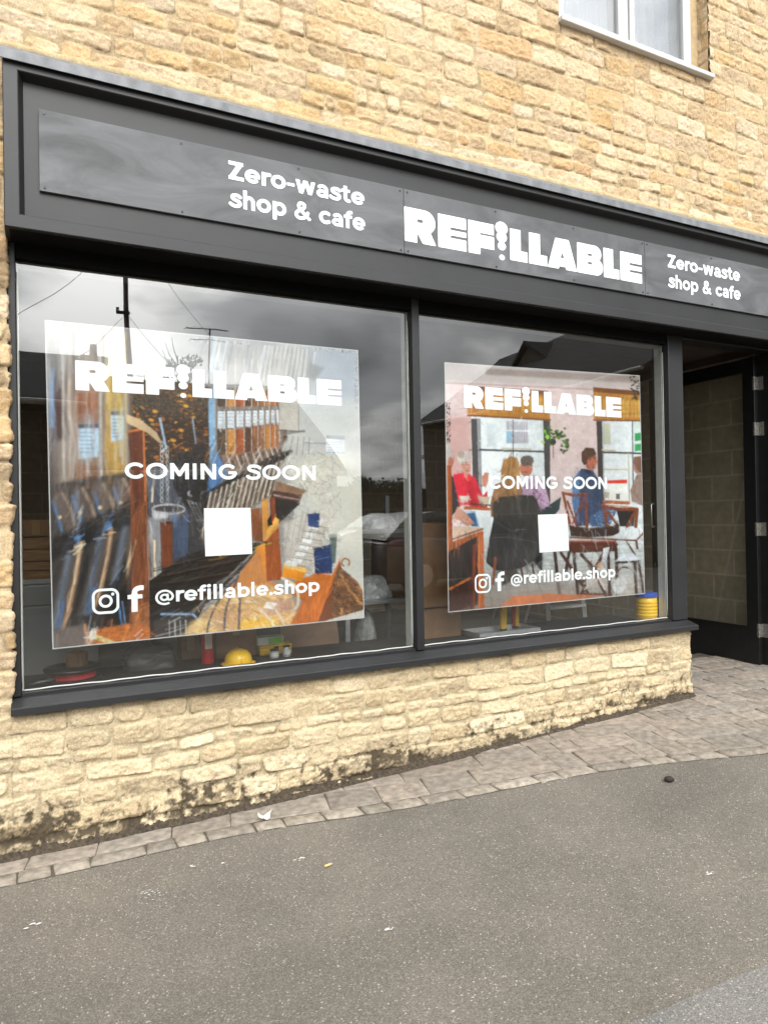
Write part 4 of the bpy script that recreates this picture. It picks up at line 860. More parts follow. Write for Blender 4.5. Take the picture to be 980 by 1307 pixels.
    c.poly([(166, 812), (182, 796), (187, 812), (172, 826)], (196, 112, 54)); c.line([(172, 812), (181, 804)], 1.2, (246, 236, 220)); c.line([(174, 817), (183, 809)], 1, (246, 236, 220))
    c.line([(120, 812), (146, 822)], 6, (226, 214, 150), 1, .8); c.ell(118, 810, 4, 8, (238, 232, 222), 1, .7, 20)
    # window bay and rail between post and counter
    c.poly([(188, 600), (250, 585), (262, 700), (240, 715), (192, 738)], (96, 102, 116), 1, 1.5, (74, 70, 72), (190, 600, 250, 720)); c.poly([(190, 660), (204, 660), (206, 734), (194, 738)], (158, 158, 162)); c.line([(197, 690), (198, 735)], 2.4, (246, 220, 180))
    c.poly([(205, 658), (220, 662), (220, 722), (206, 728)], (128, 70, 38)); c.grain([(205, 658), (220, 662), (220, 722), (206, 728)], .5, .8, .08, 371); c.poly([(221, 650), (240, 648), (240, 706), (222, 714)], (82, 96, 122))
    c.line([(197, 605), (194, 640)], 2.5, (236, 220, 200)); c.line([(204, 534), (212, 572), (209, 575)], 3, (176, 196, 214)); c.line([(246, 535), (250, 566)], 2, (150, 168, 186)); c.line([(212, 580), (232, 616)], 3, (176, 176, 178))
    for k in range(12): c.ring(206.5+.2*(k % 2), 566+k*6.6, 1.7, 3.0, .8, (214, 214, 216)); c.ring(213.5+.2*(k % 2), 572+k*6.2, 1.5, 2.8, .8, (196, 196, 198))
    # black machine head and chutes beside the square label
    c.poly([(214, 585), (262, 566), (262, 640), (240, 650), (222, 622)], (44, 40, 40), .95, 2); c.ell(243, 630, 4, 4, (190, 190, 192), .9); c.ell(246, 629, 3.6, 3.6, (44, 40, 40)); c.ring(262, 634, 6, 7, 1, (150, 150, 152))
    for k in range(5): c.line([(240+k*5, 640+k), (256+k*5, 672+k*2)], 1.2, (186, 186, 190), .8)
    c.poly([(240, 648), (262, 640), (262, 688), (244, 690)], (70, 66, 66), .7, 2)
    # brass bowl on chains
    c.ell(215, 655, 21, 12.5, (206, 206, 210), 1, .7, 0, (84, 78, 78), (206, 650, 226, 668)); c.poly([(194, 646), (236, 646), (236, 634), (194, 634)], (96, 90, 88), 0); c.ell(215, 649.5, 19.5, 4.2, (84, 80, 80)); c.ell(205, 659, 8, 4.5, (222, 222, 228), .9, 2.5); c.ell(212, 664, 9, 2.5, (120, 96, 80), .7, 2); c.ell(222, 661, 6, 4, (90, 130, 180), .7, 1.5); c.ring(215, 650, 21, 6.2, 1.3, (214, 210, 206)); c.ell(215, 667, 5, 2, (60, 54, 52))
    # row of filled tubes with white labels
    n = 9; xs_ = [277, 289.5, 301, 312.5, 322, 330, 338.5, 345.5, 352, 357.5]; fill = [(96, 78, 62), (212, 152, 88), (186, 100, 44), (104, 66, 44), (158, 104, 66), (166, 112, 74), (206, 142, 62), (198, 124, 60), (176, 116, 70)]
    c.poly([(266, 494), (366, 500), (360, 590), (270, 640)], (168, 150, 138), .75, 2)
    for k in range(n):
        x0, x1 = xs_[k], xs_[k+1]-1.4; y0 = 497+k*.6; y1 = 580-k*1.4
        c.poly([(x0, y0), (x1, y0), (x1, y1), (x0, y1+2)], fill[k]); c.grain([(x0, y0), (x1, y0), (x1, y1), (x0, y1+2)], .45, .8, .8, 400+k)
        c.line([(x1+.7, y0-40), (x1+.7, y1)], 1.2, (226, 214, 202), .85); c.line([(x0+.6, y0), (x0+.6, y1)], .7, (90, 66, 50), .7)
        ly0, ly1 = 523-k*.2, 547-k*1.0; c.poly([(x0-.6, ly0-4), (x1+.6, ly0-4), (x1+.6, ly1+2), (x0-.6, ly1+2)], (150, 132, 120)); c.poly([(x0+.8, ly0), (x1-.4, ly0), (x1-.4, ly1), (x0+.8, ly1)], (232, 238, 246)); c.line([(x0+1, ly0+.8), (x1-.6, ly0+.8)], 1.6, (92, 96, 106))
        for j in range(4): c.line([(x0+1.6, ly0+5+j*4.4), (x1-1.8, ly0+5+j*4.4)], .8, (176, 186, 200))
        c.poly([(x0, y1+2), (x1, y1), (x1+6, y1+17), (x0+7, y1+20)], (156, 132, 118)); c.line([(x0, y1+2), (x0+7, y1+21)], 1.4, (232, 222, 212)); c.line([(x0+5, y1+4), (x0+10, y1+18)], 3, (86, 72, 66), .8)
    c.poly([(266, 512), (272, 500), (275, 570), (268, 590)], (150, 196, 232), .9, 1.4); c.line([(272, 430), (274, 566)], 3, (178, 206, 230), .8, 1); c.poly([(273, 573), (283, 588), (290, 606), (262, 640), (268, 606)], (96, 146, 200), .9, 1.5)
    c.poly([(357, 512), (381, 510), (381, 549), (357, 548)], (206, 200, 192)); c.line([(381, 500), (381, 549)], 1, (160, 156, 150)); c.line([(357, 549), (388, 551)], 1.6, (110, 104, 100))
    # black rail of spouts and the chutes under it
    c.poly([(256, 632), (300, 606), (346, 582), (373, 573), (374, 577), (356, 590), (300, 620), (258, 656)], (42, 36, 34), 1, 1)
    for k in range(13): c.ell(300+k*5.6, 604-k*2.3, 2.0, 1.4, rg.choice([(128, 112, 102), (92, 80, 72), (170, 150, 136)]), .8)
    for k in range(13):
        x = 268+k*7.0; y = 628-k*3.1
        c.poly([(x, y), (x+5.6, y-2), (x-5, y+58-k*1.2), (x-12, y+60-k*1.2)], rg.choice([(150, 134, 122), (126, 112, 102), (172, 152, 136)])); c.line([(x+1, y), (x-10, y+56-k*1.2)], 1.5, (232, 218, 202)); c.line([(x+4, y), (x-7, y+54-k*1.2)], 1.8, (78, 68, 62))
    # cloud of clear scoops
    for k in range(120):
        t = rg.random(); x, y = 372+t*40+rg.gauss(0, 9), 600+t*6+rg.gauss(0, 15)
        c.ring(x, y, rg.uniform(3, 9), rg.uniform(3, 8), .8, rg.choice([(250, 248, 242), (168, 152, 134), (212, 200, 180), (240, 232, 214)]), .55, rg.uniform(0, 180), rg.uniform(180, 380))
    for k in range(6): c.line([(360+k*7, 556+k*.5), (354+k*8, 580)], 1.0, (140, 134, 130), .8)
    c.line([(358, 554), (388, 550)], 3, (132, 126, 122), .8)
    c.poly([(352, 614), (392, 626), (382, 634), (350, 628)], (160, 126, 100)); c.poly([(348, 626), (386, 632), (380, 645), (344, 640)], (92, 66, 58)); c.line([(350, 632), (382, 638)], 2, (186, 156, 146)); c.poly([(350, 636), (384, 642), (352, 672), (346, 664)], (58, 52, 50))
    # boxes of the counter
    c.poly([(320, 650), (334, 648), (336, 692), (322, 690)], (150, 92, 56)); c.poly([(334, 640), (342, 636), (344, 672), (336, 690)], (226, 162, 78)); c.poly([(344, 636), (351, 634), (352, 664), (345, 664)], (150, 84, 44))
    c.poly([(336, 690), (356, 662), (356, 672), (338, 692)], (240, 178, 84)); c.poly([(338, 692), (356, 672), (360, 740), (340, 742)], (176, 98, 48)); c.grain([(338, 692), (356, 672), (360, 740), (340, 742)], .35, .8, .08, 381); c.poly([(340, 676), (352, 660), (356, 664), (340, 684)], (248, 192, 96))
    c.ell(346, 663, 3.6, 3.4, (214, 24, 36)); c.poly([(341, 664), (346, 656), (348, 670), (342, 672)], (30, 24, 26))
    # black steps of the counter and its steel rail
    ctr = [(190, 742), (232, 712), (262, 700), (330, 692), (338, 698), (262, 770), (230, 838), (192, 838)]
    c.poly(ctr, (40, 34, 31)); c.grain(ctr, .6, .05, .5, 391)
    for k in range(5): c.line([(196+k*10, 742+k*9-16), (330-k*12, 694+k*17)], 1.6, (92, 78, 68), .8); c.line([(196+k*10, 745+k*9-16), (330-k*12, 697+k*17)], 1.8, (18, 15, 14), .9)
    c.poly([(190, 690), (232, 690), (250, 706), (192, 738)], (44, 38, 36), 0)
    c.line([(338, 694), (262, 768), (224, 808)], 6.5, (62, 58, 56)); c.line([(336, 693), (260, 767), (223, 806)], 1.8, (156, 150, 146)); c.ell(281, 748, 3, 5.5, (84, 86, 94), 1, .5, -40); c.ell(311, 722, 3, 5, (84, 86, 94), 1, .5, -40)
    c.ell(281, 705, 2.4, 6, (206, 166, 80)); c.poly([(196, 792), (240, 782), (246, 790), (244, 824), (198, 832)], (66, 58, 56)); c.line([(206, 784), (246, 784), (252, 790)], 4, (96, 126, 158)); c.line([(206, 784), (246, 784), (252, 790)], 1.4, (186, 206, 226))
    for k in range(4): c.line([(216+k*7, 792), (217+k*7, 826)], rg.choice([1, 2]), (206, 204, 204), .8)
    # orange benches, jars and bags of pasta
    c.poly([(326, 700), (338, 692), (340, 744), (328, 742)], (236, 156, 62)); c.poly([(270, 780), (330, 700), (340, 742), (358, 745), (376, 800), (300, 812), (236, 826)], (214, 150, 92), 1, 1)
    c.poly([(370, 798), (404, 735), (424, 734), (434, 712), (434, 722), (405, 796)], (214, 122, 36)); c.grain([(370, 798), (404, 735), (424, 734), (434, 722), (405, 796)], .4, .5, .06, 421); c.poly([(376, 742), (404, 731), (424, 735), (414, 752), (392, 770), (374, 760)], (206, 122, 44)); c.poly([(405, 796), (434, 716), (436, 726), (424, 790)], (134, 74, 34))
    blob = [(234, 826), (252, 790), (290, 755), (340, 745), (372, 760), (378, 782), (366, 802), (300, 815)]
    c.poly(blob, (224, 186, 134), .9, 2); c.grain(blob, .5, .12, .2, 431)
    c.ell(328, 800, 30, 12, (244, 196, 84), .95, 3, -6); c.ell(258, 808, 20, 18, (240, 206, 150), .9, 4); c.ell(290, 790, 18, 14, (214, 172, 130), .8, 4)
    for k in range(90):
        x, y = rg.uniform(246, 372), rg.uniform(746, 814); L = rg.uniform(4, 16); a = rg.uniform(-.5, 1.4)
        c.line([(x, y), (x+L*math.cos(a), y+L*math.sin(a))], rg.uniform(.6, 1.5), rg.choice([(252, 244, 232), (146, 104, 70), (236, 214, 186), (186, 140, 104), (250, 236, 214)]), .6)
    for P in ([(262, 826), (268, 790), (286, 756), (300, 740)], [(286, 818), (288, 780), (298, 752), (304, 735)], [(304, 815), (306, 770), (306, 754)]): c.line(spl(P, 6), 2.6, (58, 56, 70)); c.line(spl(P, 6), .8, (150, 150, 170), .8)
    c.poly([(344, 766), (374, 764), (372, 778), (340, 788), (334, 778)], (212, 170, 148), .9, 1); c.poly([(340, 768), (354, 770), (348, 778), (336, 776)], (246, 244, 242)); c.line(spl([(360, 738), (378, 750), (380, 772), (372, 780)], 6), 3.4, (232, 212, 186)); c.line(spl([(344, 770), (356, 784), (364, 800)], 5), 3, (236, 216, 190)); c.line(spl([(330, 776), (344, 790), (352, 804)], 5), 3, (240, 222, 196))
    # stacked clear tubs with wire handles, honey at the bottom
    c.poly([(362, 668), (392, 652), (420, 676), (412, 700), (396, 736), (364, 726)], (206, 198, 190), .9, 3)
    for k in range(7):
        x, y = 384+k*4.2, 716-k*8.4; c.poly([(x-16, y+4), (x-10, y-10), (x+12, y-8), (x+10, y+8)], (214, 206, 198), .9, .8); c.poly([(x-9, y-6), (x+3, y-4), (x, y+3), (x-11, y+1)], (246, 246, 246)); c.ring(x+10, y+6, 7, 12, 1.6, (236, 230, 224), .95, -70, 110); c.line([(x-16, y+4), (x+10, y+8)], 1, (120, 106, 94), .8)
    for k in range(8): c.line([(364+k*5, 700-k*2), (372+k*5, 650+k)], .9, rg.choice([(240, 240, 240), (120, 124, 130)]), .6)
    c.poly([(362, 719), (392, 726), (385, 742), (360, 736)], (240, 158, 40)); c.poly([(362, 719), (392, 726), (390, 731), (361, 725)], (252, 206, 110)); c.poly([(366, 715), (380, 718), (378, 724), (362, 721)], (238, 236, 232))
    # blue crates
    c.poly([(392, 656), (408, 655), (407, 674), (394, 672)], (56, 84, 136)); c.poly([(400, 700), (424, 694), (424, 732), (402, 732)], (44, 68, 118)); c.grain([(400, 700), (424, 694), (424, 732), (402, 732)], .3, .5, .1, 441); c.line([(402, 715), (424, 710)], 1.2, (92, 122, 170)); c.poly([(420, 682), (430, 684), (428, 718), (424, 720)], (112, 126, 124)); c.ell(425, 684, 6, 2.4, (174, 182, 176))
    # wicker baskets
    bk = [(424, 742), (432, 722), (446, 734), (462, 752), (465, 778), (424, 790)]
    c.poly(bk, (112, 74, 40)); c.grain(bk, .9, .6, .9, 451); c.grain(bk, .7, .5, .8, 461, (182, 128, 74), .08)
    c.line(spl([(434, 728), (440, 744), (452, 760), (462, 772)], 5), 2.6, (186, 132, 76)); c.ring(441, 718, 5, 5, 2.2, (176, 124, 70), 1, 120, 400); c.line(spl([(446, 736), (456, 744), (462, 758)], 5), 2.4, (170, 116, 62))
    # crinkled edge of the film where it lifts from the glass
    for P, sd_ in (([(60, 408), (150, 414), (150, 420), (60, 414)], 471), ([(243, 430), (320, 437), (320, 443), (243, 436)], 473), ([(386, 441), (456, 446), (456, 451), (386, 446)], 475), ([(56, 418), (61, 420), (61, 470), (57, 470)], 477), ([(451, 455), (456, 455), (458, 522), (453, 522)], 479)):
        c.grain(P, .8, .55, .9, sd_, (96, 94, 96), .06); c.grain(P, .7, .8, .8, sd_+1, (250, 250, 250), .1)
    D = c.detail
    D([(52, 420), (164, 420), (164, 620), (52, 640)], 170, 89, 2, (20, 80), (1, 4), .6, 1.7, 1, .35, 1.8)
    D(ch, 260, 108, 10, (10, 46), (.8, 3), .4, 2.4, 2, .45, 1.3); D([(62, 690), (180, 632), (205, 640), (80, 720)], 90, -24, 14, (5, 18), (.8, 2), .5, 3.2, 3, .55, .8)
    D([(270, 500), (358, 500), (358, 582), (274, 586)], 200, 90, 6, (4, 16), (.5, 1.2), .5, 1.7, 4, .6); D([(266, 560), (376, 570), (350, 620), (262, 690), (258, 640)], 240, 116, 8, (6, 30), (.5, 1.5), .4, 2.0, 5, .6)
    D([(214, 570), (262, 562), (264, 690), (222, 650)], 160, 60, 50, (3, 14), (.5, 1.6), .4, 4.0, 6, .6); D([(188, 600), (262, 600), (262, 700), (192, 736)], 130, 88, 8, (8, 30), (.5, 2), .5, 2.0, 7, .5)
    D(ctr, 170, -24, 5, (8, 40), (.5, 1.6), .6, 2.6, 8, .5); D([(166, 600), (186, 600), (192, 800), (164, 800)], 120, 90, 3, (6, 30), (.5, 1.4), .6, 1.6, 9, .5)
    D([(356, 600), (430, 566), (440, 690), (412, 740), (362, 740), (352, 640)], 520, 20, 60, (3, 13), (.5, 1.3), .55, 1.35, 10, .6); D(blob, 420, 30, 60, (2, 11), (.5, 1.4), .55, 1.5, 11, .6)
    D(bk, 420, 40, 40, (2, 7), (.6, 1.3), .4, 2.1, 12, .65); D([(370, 798), (404, 735), (424, 734), (434, 720), (405, 796)], 90, -60, 5, (6, 26), (.5, 1.4), .7, 1.35, 13, .5)
    D([(320, 640), (360, 640), (362, 742), (322, 742)], 90, 88, 6, (4, 20), (.5, 1.4), .6, 1.5, 14, .5); D([(112, 800), (196, 785), (196, 836), (112, 836)], 120, -15, 25, (3, 16), (.5, 1.5), .5, 1.6, 15, .55)
    D(roof_reflection, 420, 10, 45, (1.5, 6), (.6, 1.5), .45, 2.4, 16, .6); D([(250, 434), (400, 446), (396, 496), (256, 500)], 220, 98, 6, (8, 40), (.6, 1.8), .75, 1.3, 17, .5)
    D([(392, 656), (428, 655), (426, 732), (396, 732)], 60, 0, 8, (4, 16), (.5, 1.2), .6, 1.7, 18, .5)
    c.photo(1); return c

def paint_cafe():
    c = Canvas(560, 455, 830, 790); rg = random.Random(8)
    c.poly([(560, 455), (830, 455), (830, 790), (560, 790)], (226, 206, 206)); c.poly([(560, 530), (602, 530), (604, 640), (560, 640)], (224, 184, 180), .9, 8)
    c.poly([(560, 455), (830, 470), (830, 496), (560, 486)], (210, 200, 198), .95, 4); c.poly([(620, 470), (830, 480), (830, 490), (620, 478)], (168, 152, 144), .8, 2); c.line([(560, 488), (830, 500)], 2, (190, 170, 164), .8, 1.2)
    # two sash windows
    for P in ([(601, 528), (696, 536), (696, 680), (603, 690)], [(762, 536), (830, 536), (830, 690), (766, 690)]): c.poly(P, (238, 243, 247))
    c.poly([(601, 534), (609, 534), (612, 650), (604, 650)], (92, 88, 90)); c.poly([(609, 534), (613, 534), (616, 650), (612, 650)], (168, 170, 174)); c.poly([(693, 536), (702, 537), (702, 650), (696, 650)], (84, 82, 84)); c.poly([(761, 537), (768, 537), (772, 640), (764, 640)], (78, 70, 72)); c.line([(769, 537), (771, 640)], 1.6, (190, 194, 198))
    c.poly([(646, 537), (674, 538), (674, 566), (646, 566)], (206, 206, 214)); 
    for k in range(9): c.line([(648+k*3, 539), (648+k*3, 564)], 1.3, rg.choice([(190, 176, 186), (226, 222, 228), (170, 190, 210)]), .8)
    c.line([(644, 549.5), (676, 550)], 1.6, (246, 248, 250)); c.poly([(646, 550), (653, 550), (653, 564), (646, 564)], (150, 200, 226), .8); c.line([(640, 572), (678, 573)], 1.4, (206, 196, 170)); c.poly([(621, 540), (632, 540), (634, 570), (622, 570)], (224, 230, 236), .8, 3)
    c.line([(654.5, 536), (655, 640)], 1.3, (96, 102, 112)); c.line([(612, 574), (697, 576.5)], 2.6, (86, 88, 92)); c.line([(768, 577), (830, 579)], 2.6, (84, 88, 90)); c.line([(807, 537), (808, 640)], 1.6, (110, 116, 122)); c.poly([(770, 540), (779, 540), (779, 567), (770, 567)], (206, 206, 186)); c.line([(768, 574), (785, 575)], 1.4, (214, 190, 140))
    c.poly([(809, 536), (830, 536), (830, 576), (809, 576)], (232, 244, 240)); c.poly([(810, 553), (818, 552), (818, 562), (810, 563)], (60, 176, 110)); c.poly([(810, 567), (818, 566), (818, 575), (810, 576)], (70, 180, 116))
    c.line([(770, 599), (800, 599)], 1.6, (216, 200, 150)); c.line([(802, 579), (803, 640)], 1.6, (206, 196, 170)); c.poly([(775, 613), (800, 612), (800, 617), (775, 617)], (240, 62, 30))
    c.poly([(776, 618), (800, 618), (802, 640), (776, 640)], (244, 244, 240))
    # bamboo blinds
    for P in ([(596, 492), (700, 499), (702, 536), (597, 530)], [(757, 494), (830, 500), (830, 537), (758, 536)]):
        c.poly(P, (206, 146, 66)); y0, y1 = P[0][1]+8, P[3][1]-4
        for k in range(60):
            x = P[0][0]+k*(P[1][0]-P[0][0])/59; c.line([(x, y0+8), (x, y1)], 1.1, rg.choice([(236, 190, 92), (214, 158, 72), (250, 214, 120), (190, 132, 60)]), .8)
        c.poly([(P[0][0], P[0][1]), (P[1][0], P[1][1]), (P[1][0], P[1][1]+6), (P[0][0], P[0][1]+6)], (140, 92, 56)); c.line([(P[3][0], P[3][1]), (P[2][0], P[2][1])], 2.4, (150, 100, 66)); c.line([(P[3][0], P[3][1]-9), (P[2][0], P[2][1]-9)], .8, (180, 120, 56))
    # hanging plant and trailing ivy at the corner
    for dx in (0, 3, 6): c.line([(704+dx, 525), (706+dx*.4, 562)], .9, (214, 196, 176))
    c.ell(705.5, 564, 4, 4.5, (58, 62, 64)); c.line([(706, 569), (706, 584)], 1.6, (170, 140, 130))
    for k in range(75):
        t = rg.random(); x, y = (rg.gauss(705, 7), rg.gauss(556, 5)) if t < .72 else (716+rg.random()*9, 556+rg.random()*22); lite = (x < 700)
        c.ell(x, y, rg.uniform(1.2, 2.6), rg.uniform(.9, 1.9), rg.choice([(148, 206, 62), (120, 184, 48), (176, 222, 96)] if lite else [(74, 112, 52), (58, 94, 44), (104, 142, 70), (42, 72, 38)]), .95, .5, rg.uniform(-60, 60))
    for k in range(34): c.ell(811+rg.gauss(0, 3), 480+rg.random()*30, 1.8, 1.1, rg.choice([(52, 62, 42), (84, 96, 62), (36, 44, 32)]), .95, .5, rg.uniform(-60, 60))
    c.grain([(568, 512), (575, 514), (575, 572), (569, 572)], .9, .6, .6, 501, (70, 62, 54), -.02)
    # floor
    fl = [(600, 690), (830, 660), (830, 790), (560, 790)]
    c.poly(fl, (206, 214, 216), 1, 2, (156, 142, 132), (640, 690, 640, 775)); c.grain(fl, .35, .06, .5, 511)
    for k in range(7): c.line([(640+k*30, 680), (560+k*46, 790)], .8, (140, 134, 128), .6)
    # man with cup at the edge
    c.ell(570, 585, 9.5, 15, (196, 140, 124)); c.poly([(560, 568), (574, 566), (579, 580), (576, 596), (560, 592)], (214, 206, 204), .9, 1); c.ell(575, 590, 3.2, 7, (206, 132, 110)); c.poly([(571, 602), (582, 612), (588, 645), (576, 660), (571, 640)], (62, 60, 64)); c.poly([(566, 594), (576, 594), (578, 720), (566, 720)], (176, 96, 52)); c.line([(571, 596), (573, 700)], 2, (206, 124, 70))
    # woman in the red cardigan
    c.poly([(578, 606), (594, 602), (606, 610), (616, 632), (622, 626), (622, 648), (606, 650), (596, 644), (586, 646)], (226, 42, 72)); c.poly([(594, 612), (598, 640), (606, 645), (604, 615)], (186, 26, 54), .7, 2); c.grain([(578, 606), (606, 606), (622, 630), (606, 648), (586, 646)], .25, .3, .3, 521)
    c.ell(594.5, 594, 5.6, 8.4, (226, 170, 152)); c.ell(592, 584, 8.6, 8.4, (222, 212, 206)); c.ell(588.5, 580, 4.2, 5, (196, 184, 174)); c.ell(596, 596, 4.2, 6.6, (226, 168, 150)); c.ell(597.6, 593.5, .9, .6, (70, 50, 48)); c.line([(596, 601), (599, 601)], .9, (170, 60, 66)); c.poly([(592, 602), (598, 603), (596, 610), (592, 608)], (222, 166, 146))
    c.poly([(616, 620), (615, 608), (619, 603), (624, 604), (623, 614), (620, 622)], (218, 152, 130)); c.line([(619, 603), (618, 610)], .7, (180, 110, 96)); c.line([(621.5, 603), (621, 610)], .7, (180, 110, 96))
    # blonde woman from behind
    c.poly([(626, 640), (632, 618), (648, 612), (664, 618), (672, 640), (672, 660), (626, 660)], (172, 128, 92)); c.grain([(626, 640), (632, 618), (664, 618), (672, 660), (626, 660)], .25, .3, .3, 531)
    hair = [(640, 620), (639, 600), (643, 587), (652, 582), (660, 585), (663, 598), (664, 618), (656, 632), (646, 632)]
    c.poly(hair, (176, 132, 82)); c.grain(hair, .6, .7, .08, 541); c.line([(660, 588), (662, 616)], 3, (226, 180, 110), .8, 1.4)
    # grey haired woman, patterned top
    c.poly([(664, 640), (668, 616), (682, 606), (694, 614), (702, 645), (694, 662), (668, 660)], (196, 168, 192)); c.grain([(664, 640), (668, 616), (694, 614), (702, 645), (694, 662)], .9, .5, .5, 551, (150, 92, 140), .08)
    c.ell(671.5, 597, 8.2, 11.5, (206, 136, 112)); c.ell(672.5, 588, 8.6, 7, (120, 110, 104)); c.grain([(663, 580), (682, 580), (682, 596), (663, 592)], .5, .8, .8, 561); c.ell(668.4, 595, 1, .6, (60, 40, 36)); c.ell(674, 596, 1, .6, (60, 40, 36)); c.line([(668, 602), (673, 603)], 1, (150, 60, 60))
    # man in the blue shirt
    sh = [(730, 640), (731, 612), (742, 598), (756, 600), (764, 612), (772, 640), (774, 668), (736, 672)]
    c.poly(sh, (66, 84, 116)); c.poly([(730, 640), (731, 612), (740, 602), (738, 668)], (110, 156, 206), .8, 2); c.grain(sh, .35, .2, .3, 571)
    c.ell(754, 588, 7.2, 12, (200, 124, 98)); c.poly([(742, 588), (742, 577), (748, 571), (758, 572), (761, 580), (756, 582), (752, 590), (745, 594)], (96, 68, 52)); c.ell(751, 590, 2, 4, (206, 120, 96)); c.poly([(759, 584), (763, 590), (759, 594)], (206, 128, 100)); c.ell(758, 585, .9, .6, (50, 36, 34)); c.line([(756, 597), (760, 597)], .9, (140, 64, 56))
    c.poly([(744, 598), (752, 600), (756, 606), (748, 604)], (40, 52, 82))
    # person at the window edge
    c.poly([(806, 640), (804, 626), (812, 606), (824, 602), (830, 640), (820, 646)], (172, 148, 138)); c.ell(814, 594, 6, 11, (196, 150, 134)); c.poly([(808, 590), (809, 583), (818, 582), (820, 606), (813, 600)], (150, 112, 94)); c.grain([(804, 626), (812, 606), (824, 602), (820, 646)], .3, .3, .3, 581)
    # table, cups, jeans
    c.poly([(592, 646), (626, 648), (626, 652), (592, 650)], (186, 110, 60)); c.poly([(586, 633), (599, 633), (597, 641), (588, 641)], (232, 224, 214)); c.poly([(610, 634), (625, 634), (623, 645), (612, 645)], (214, 196, 178)); c.line([(600, 643), (626, 645)], 2, (70, 60, 54))
    c.poly([(586, 652), (626, 652), (628, 700), (604, 706), (600, 670)], (226, 230, 232), .9, 1); c.poly([(590, 656), (606, 654), (610, 672), (602, 672)], (70, 110, 150)); c.line([(588, 654), (606, 653), (611, 672)], 1.6, (140, 186, 220)); c.poly([(584, 646), (594, 654), (606, 668), (596, 672), (586, 664), (578, 662)], (206, 158, 138)); c.grain([(576, 660), (604, 660), (604, 672), (576, 672)], .6, .5, .5, 591)
    c.poly([(770, 628), (778, 628), (777, 636), (771, 636)], (186, 180, 160)); c.poly([(786, 630), (791, 630), (791, 637), (786, 637)], (120, 116, 110)); c.poly([(768, 638), (804, 640), (804, 644), (770, 643)], (186, 110, 66))
    c.poly([(752, 660), (776, 646), (788, 650), (778, 672), (756, 674)], (76, 110, 150)); c.grain([(752, 660), (776, 646), (788, 650), (778, 672), (756, 674)], .7, .5, .7, 601, (190, 210, 226), .08); c.poly([(786, 648), (812, 648), (808, 672), (792, 676)], (40, 40, 44))
    c.poly([(690, 652), (716, 634), (714, 650), (704, 662), (690, 658)], (52, 74, 78))
    # dark coat over a chair
    coat = [(628, 642), (640, 634), (664, 632), (680, 632), (686, 640), (692, 660), (692, 730), (688, 726), (681, 716), (668, 724), (650, 728), (632, 728), (620, 718), (624, 690), (630, 660)]
    c.poly(coat, (56, 54, 53)); c.grain(coat, .5, .10, .04, 611); c.poly([(634, 640), (664, 635), (684, 638), (688, 655), (630, 658)], (74, 71, 69), .7, 2); c.line([(628, 657), (689, 655)], 1.2, (96, 92, 90), .8); c.poly([(622, 714), (650, 704), (684, 700), (688, 722), (668, 724), (650, 728)], (78, 76, 76), .6, 4)
    c.poly([(686, 700), (692, 692), (690, 727), (684, 716)], (36, 35, 36)); c.ell(658, 678, 3, 1.4, (120, 118, 116), .5, 1)
    c.line([(665, 724), (668, 745)], 2.4, (92, 52, 38)); c.line([(679, 720), (683, 742)], 2.4, (92, 52, 38)); c.line([(632, 712), (629, 745)], 3.4, (146, 88, 62)); c.poly([(636, 728), (660, 726), (664, 738), (640, 748)], (58, 44, 40), .85, 2)
    # side table at the left edge
    c.poly([(579, 672), (614, 673), (616, 677), (579, 690)], (222, 196, 176)); c.poly([(573, 693), (616, 677), (616, 682), (573, 704)], (196, 112, 54)); c.line([(578, 688), (616, 675)], 2.4, (150, 120, 104)); c.poly([(572, 704), (610, 684), (610, 772), (572, 782)], (58, 48, 46)); c.grain([(572, 704), (610, 684), (610, 772), (572, 782)], .4, .2, .1, 621)
    c.poly([(610, 680), (617, 678), (618, 776), (610, 778)], (186, 104, 52)); c.line([(611, 684), (612, 776)], 1.4, (226, 140, 78)); c.poly([(603, 696), (607, 694), (606, 776), (603, 777)], (150, 70, 42)); c.line([(574, 752), (600, 738)], 3, (196, 118, 56)); c.poly([(572, 755), (604, 742), (604, 778), (572, 783)], (84, 48, 40), .7, 2)
    # white table and bentwood chairs
    c.poly([(750, 672), (816, 672), (822, 678), (813, 690), (748, 688), (728, 684)], (196, 202, 210), 1, .5, (234, 238, 242), (750, 672, 812, 688)); c.line([(728, 686), (812, 690), (822, 679)], 2.2, (140, 74, 44)); c.line([(812, 690), (813, 700)], 3, (110, 60, 40)); c.line([(800, 692), (810, 708)], 2.4, (110, 60, 40))
    def chairback(P, cross, wd, cc): 
        for q in P: c.line(q, wd, cc)
        for q in cross: c.line(q, wd*.8, cc)
    br_ = (140, 76, 46)
    chairback([[(718, 629), (734, 633), (750, 630)], [(719, 632), (727, 668)], [(748, 632), (749, 672)]], [[(724, 640), (736, 672)], [(745, 636), (731, 668)]], 3.4, br_); c.line([(719, 629), (749, 630)], 1, (186, 116, 76))
    chairback([[(768, 646), (790, 650), (813, 650)], [(771, 648), (775, 672)], [(813, 652), (811, 672)]], [[(776, 654), (788, 670)], [(810, 654), (800, 672)]], 4.4, br_); c.line([(768, 644), (812, 648)], 1.2, (190, 116, 74))
    dk = (72, 42, 34)
    c.poly([(726, 670), (752, 674), (782, 671), (790, 669), (790, 680), (782, 684), (752, 686), (728, 684)], (66, 46, 40)); c.line([(728, 671), (752, 675), (784, 671)], 1, (132, 92, 76)); c.ell(787, 675, 4, 6, (66, 46, 40))
    c.poly([(725, 690), (786, 690), (789, 695), (784, 704), (726, 706)], (96, 48, 34)); c.line([(726, 691), (785, 691)], 1.6, (190, 106, 76)); c.line([(742, 698), (768, 698)], 3.5, (124, 66, 48), .8, 1.5)
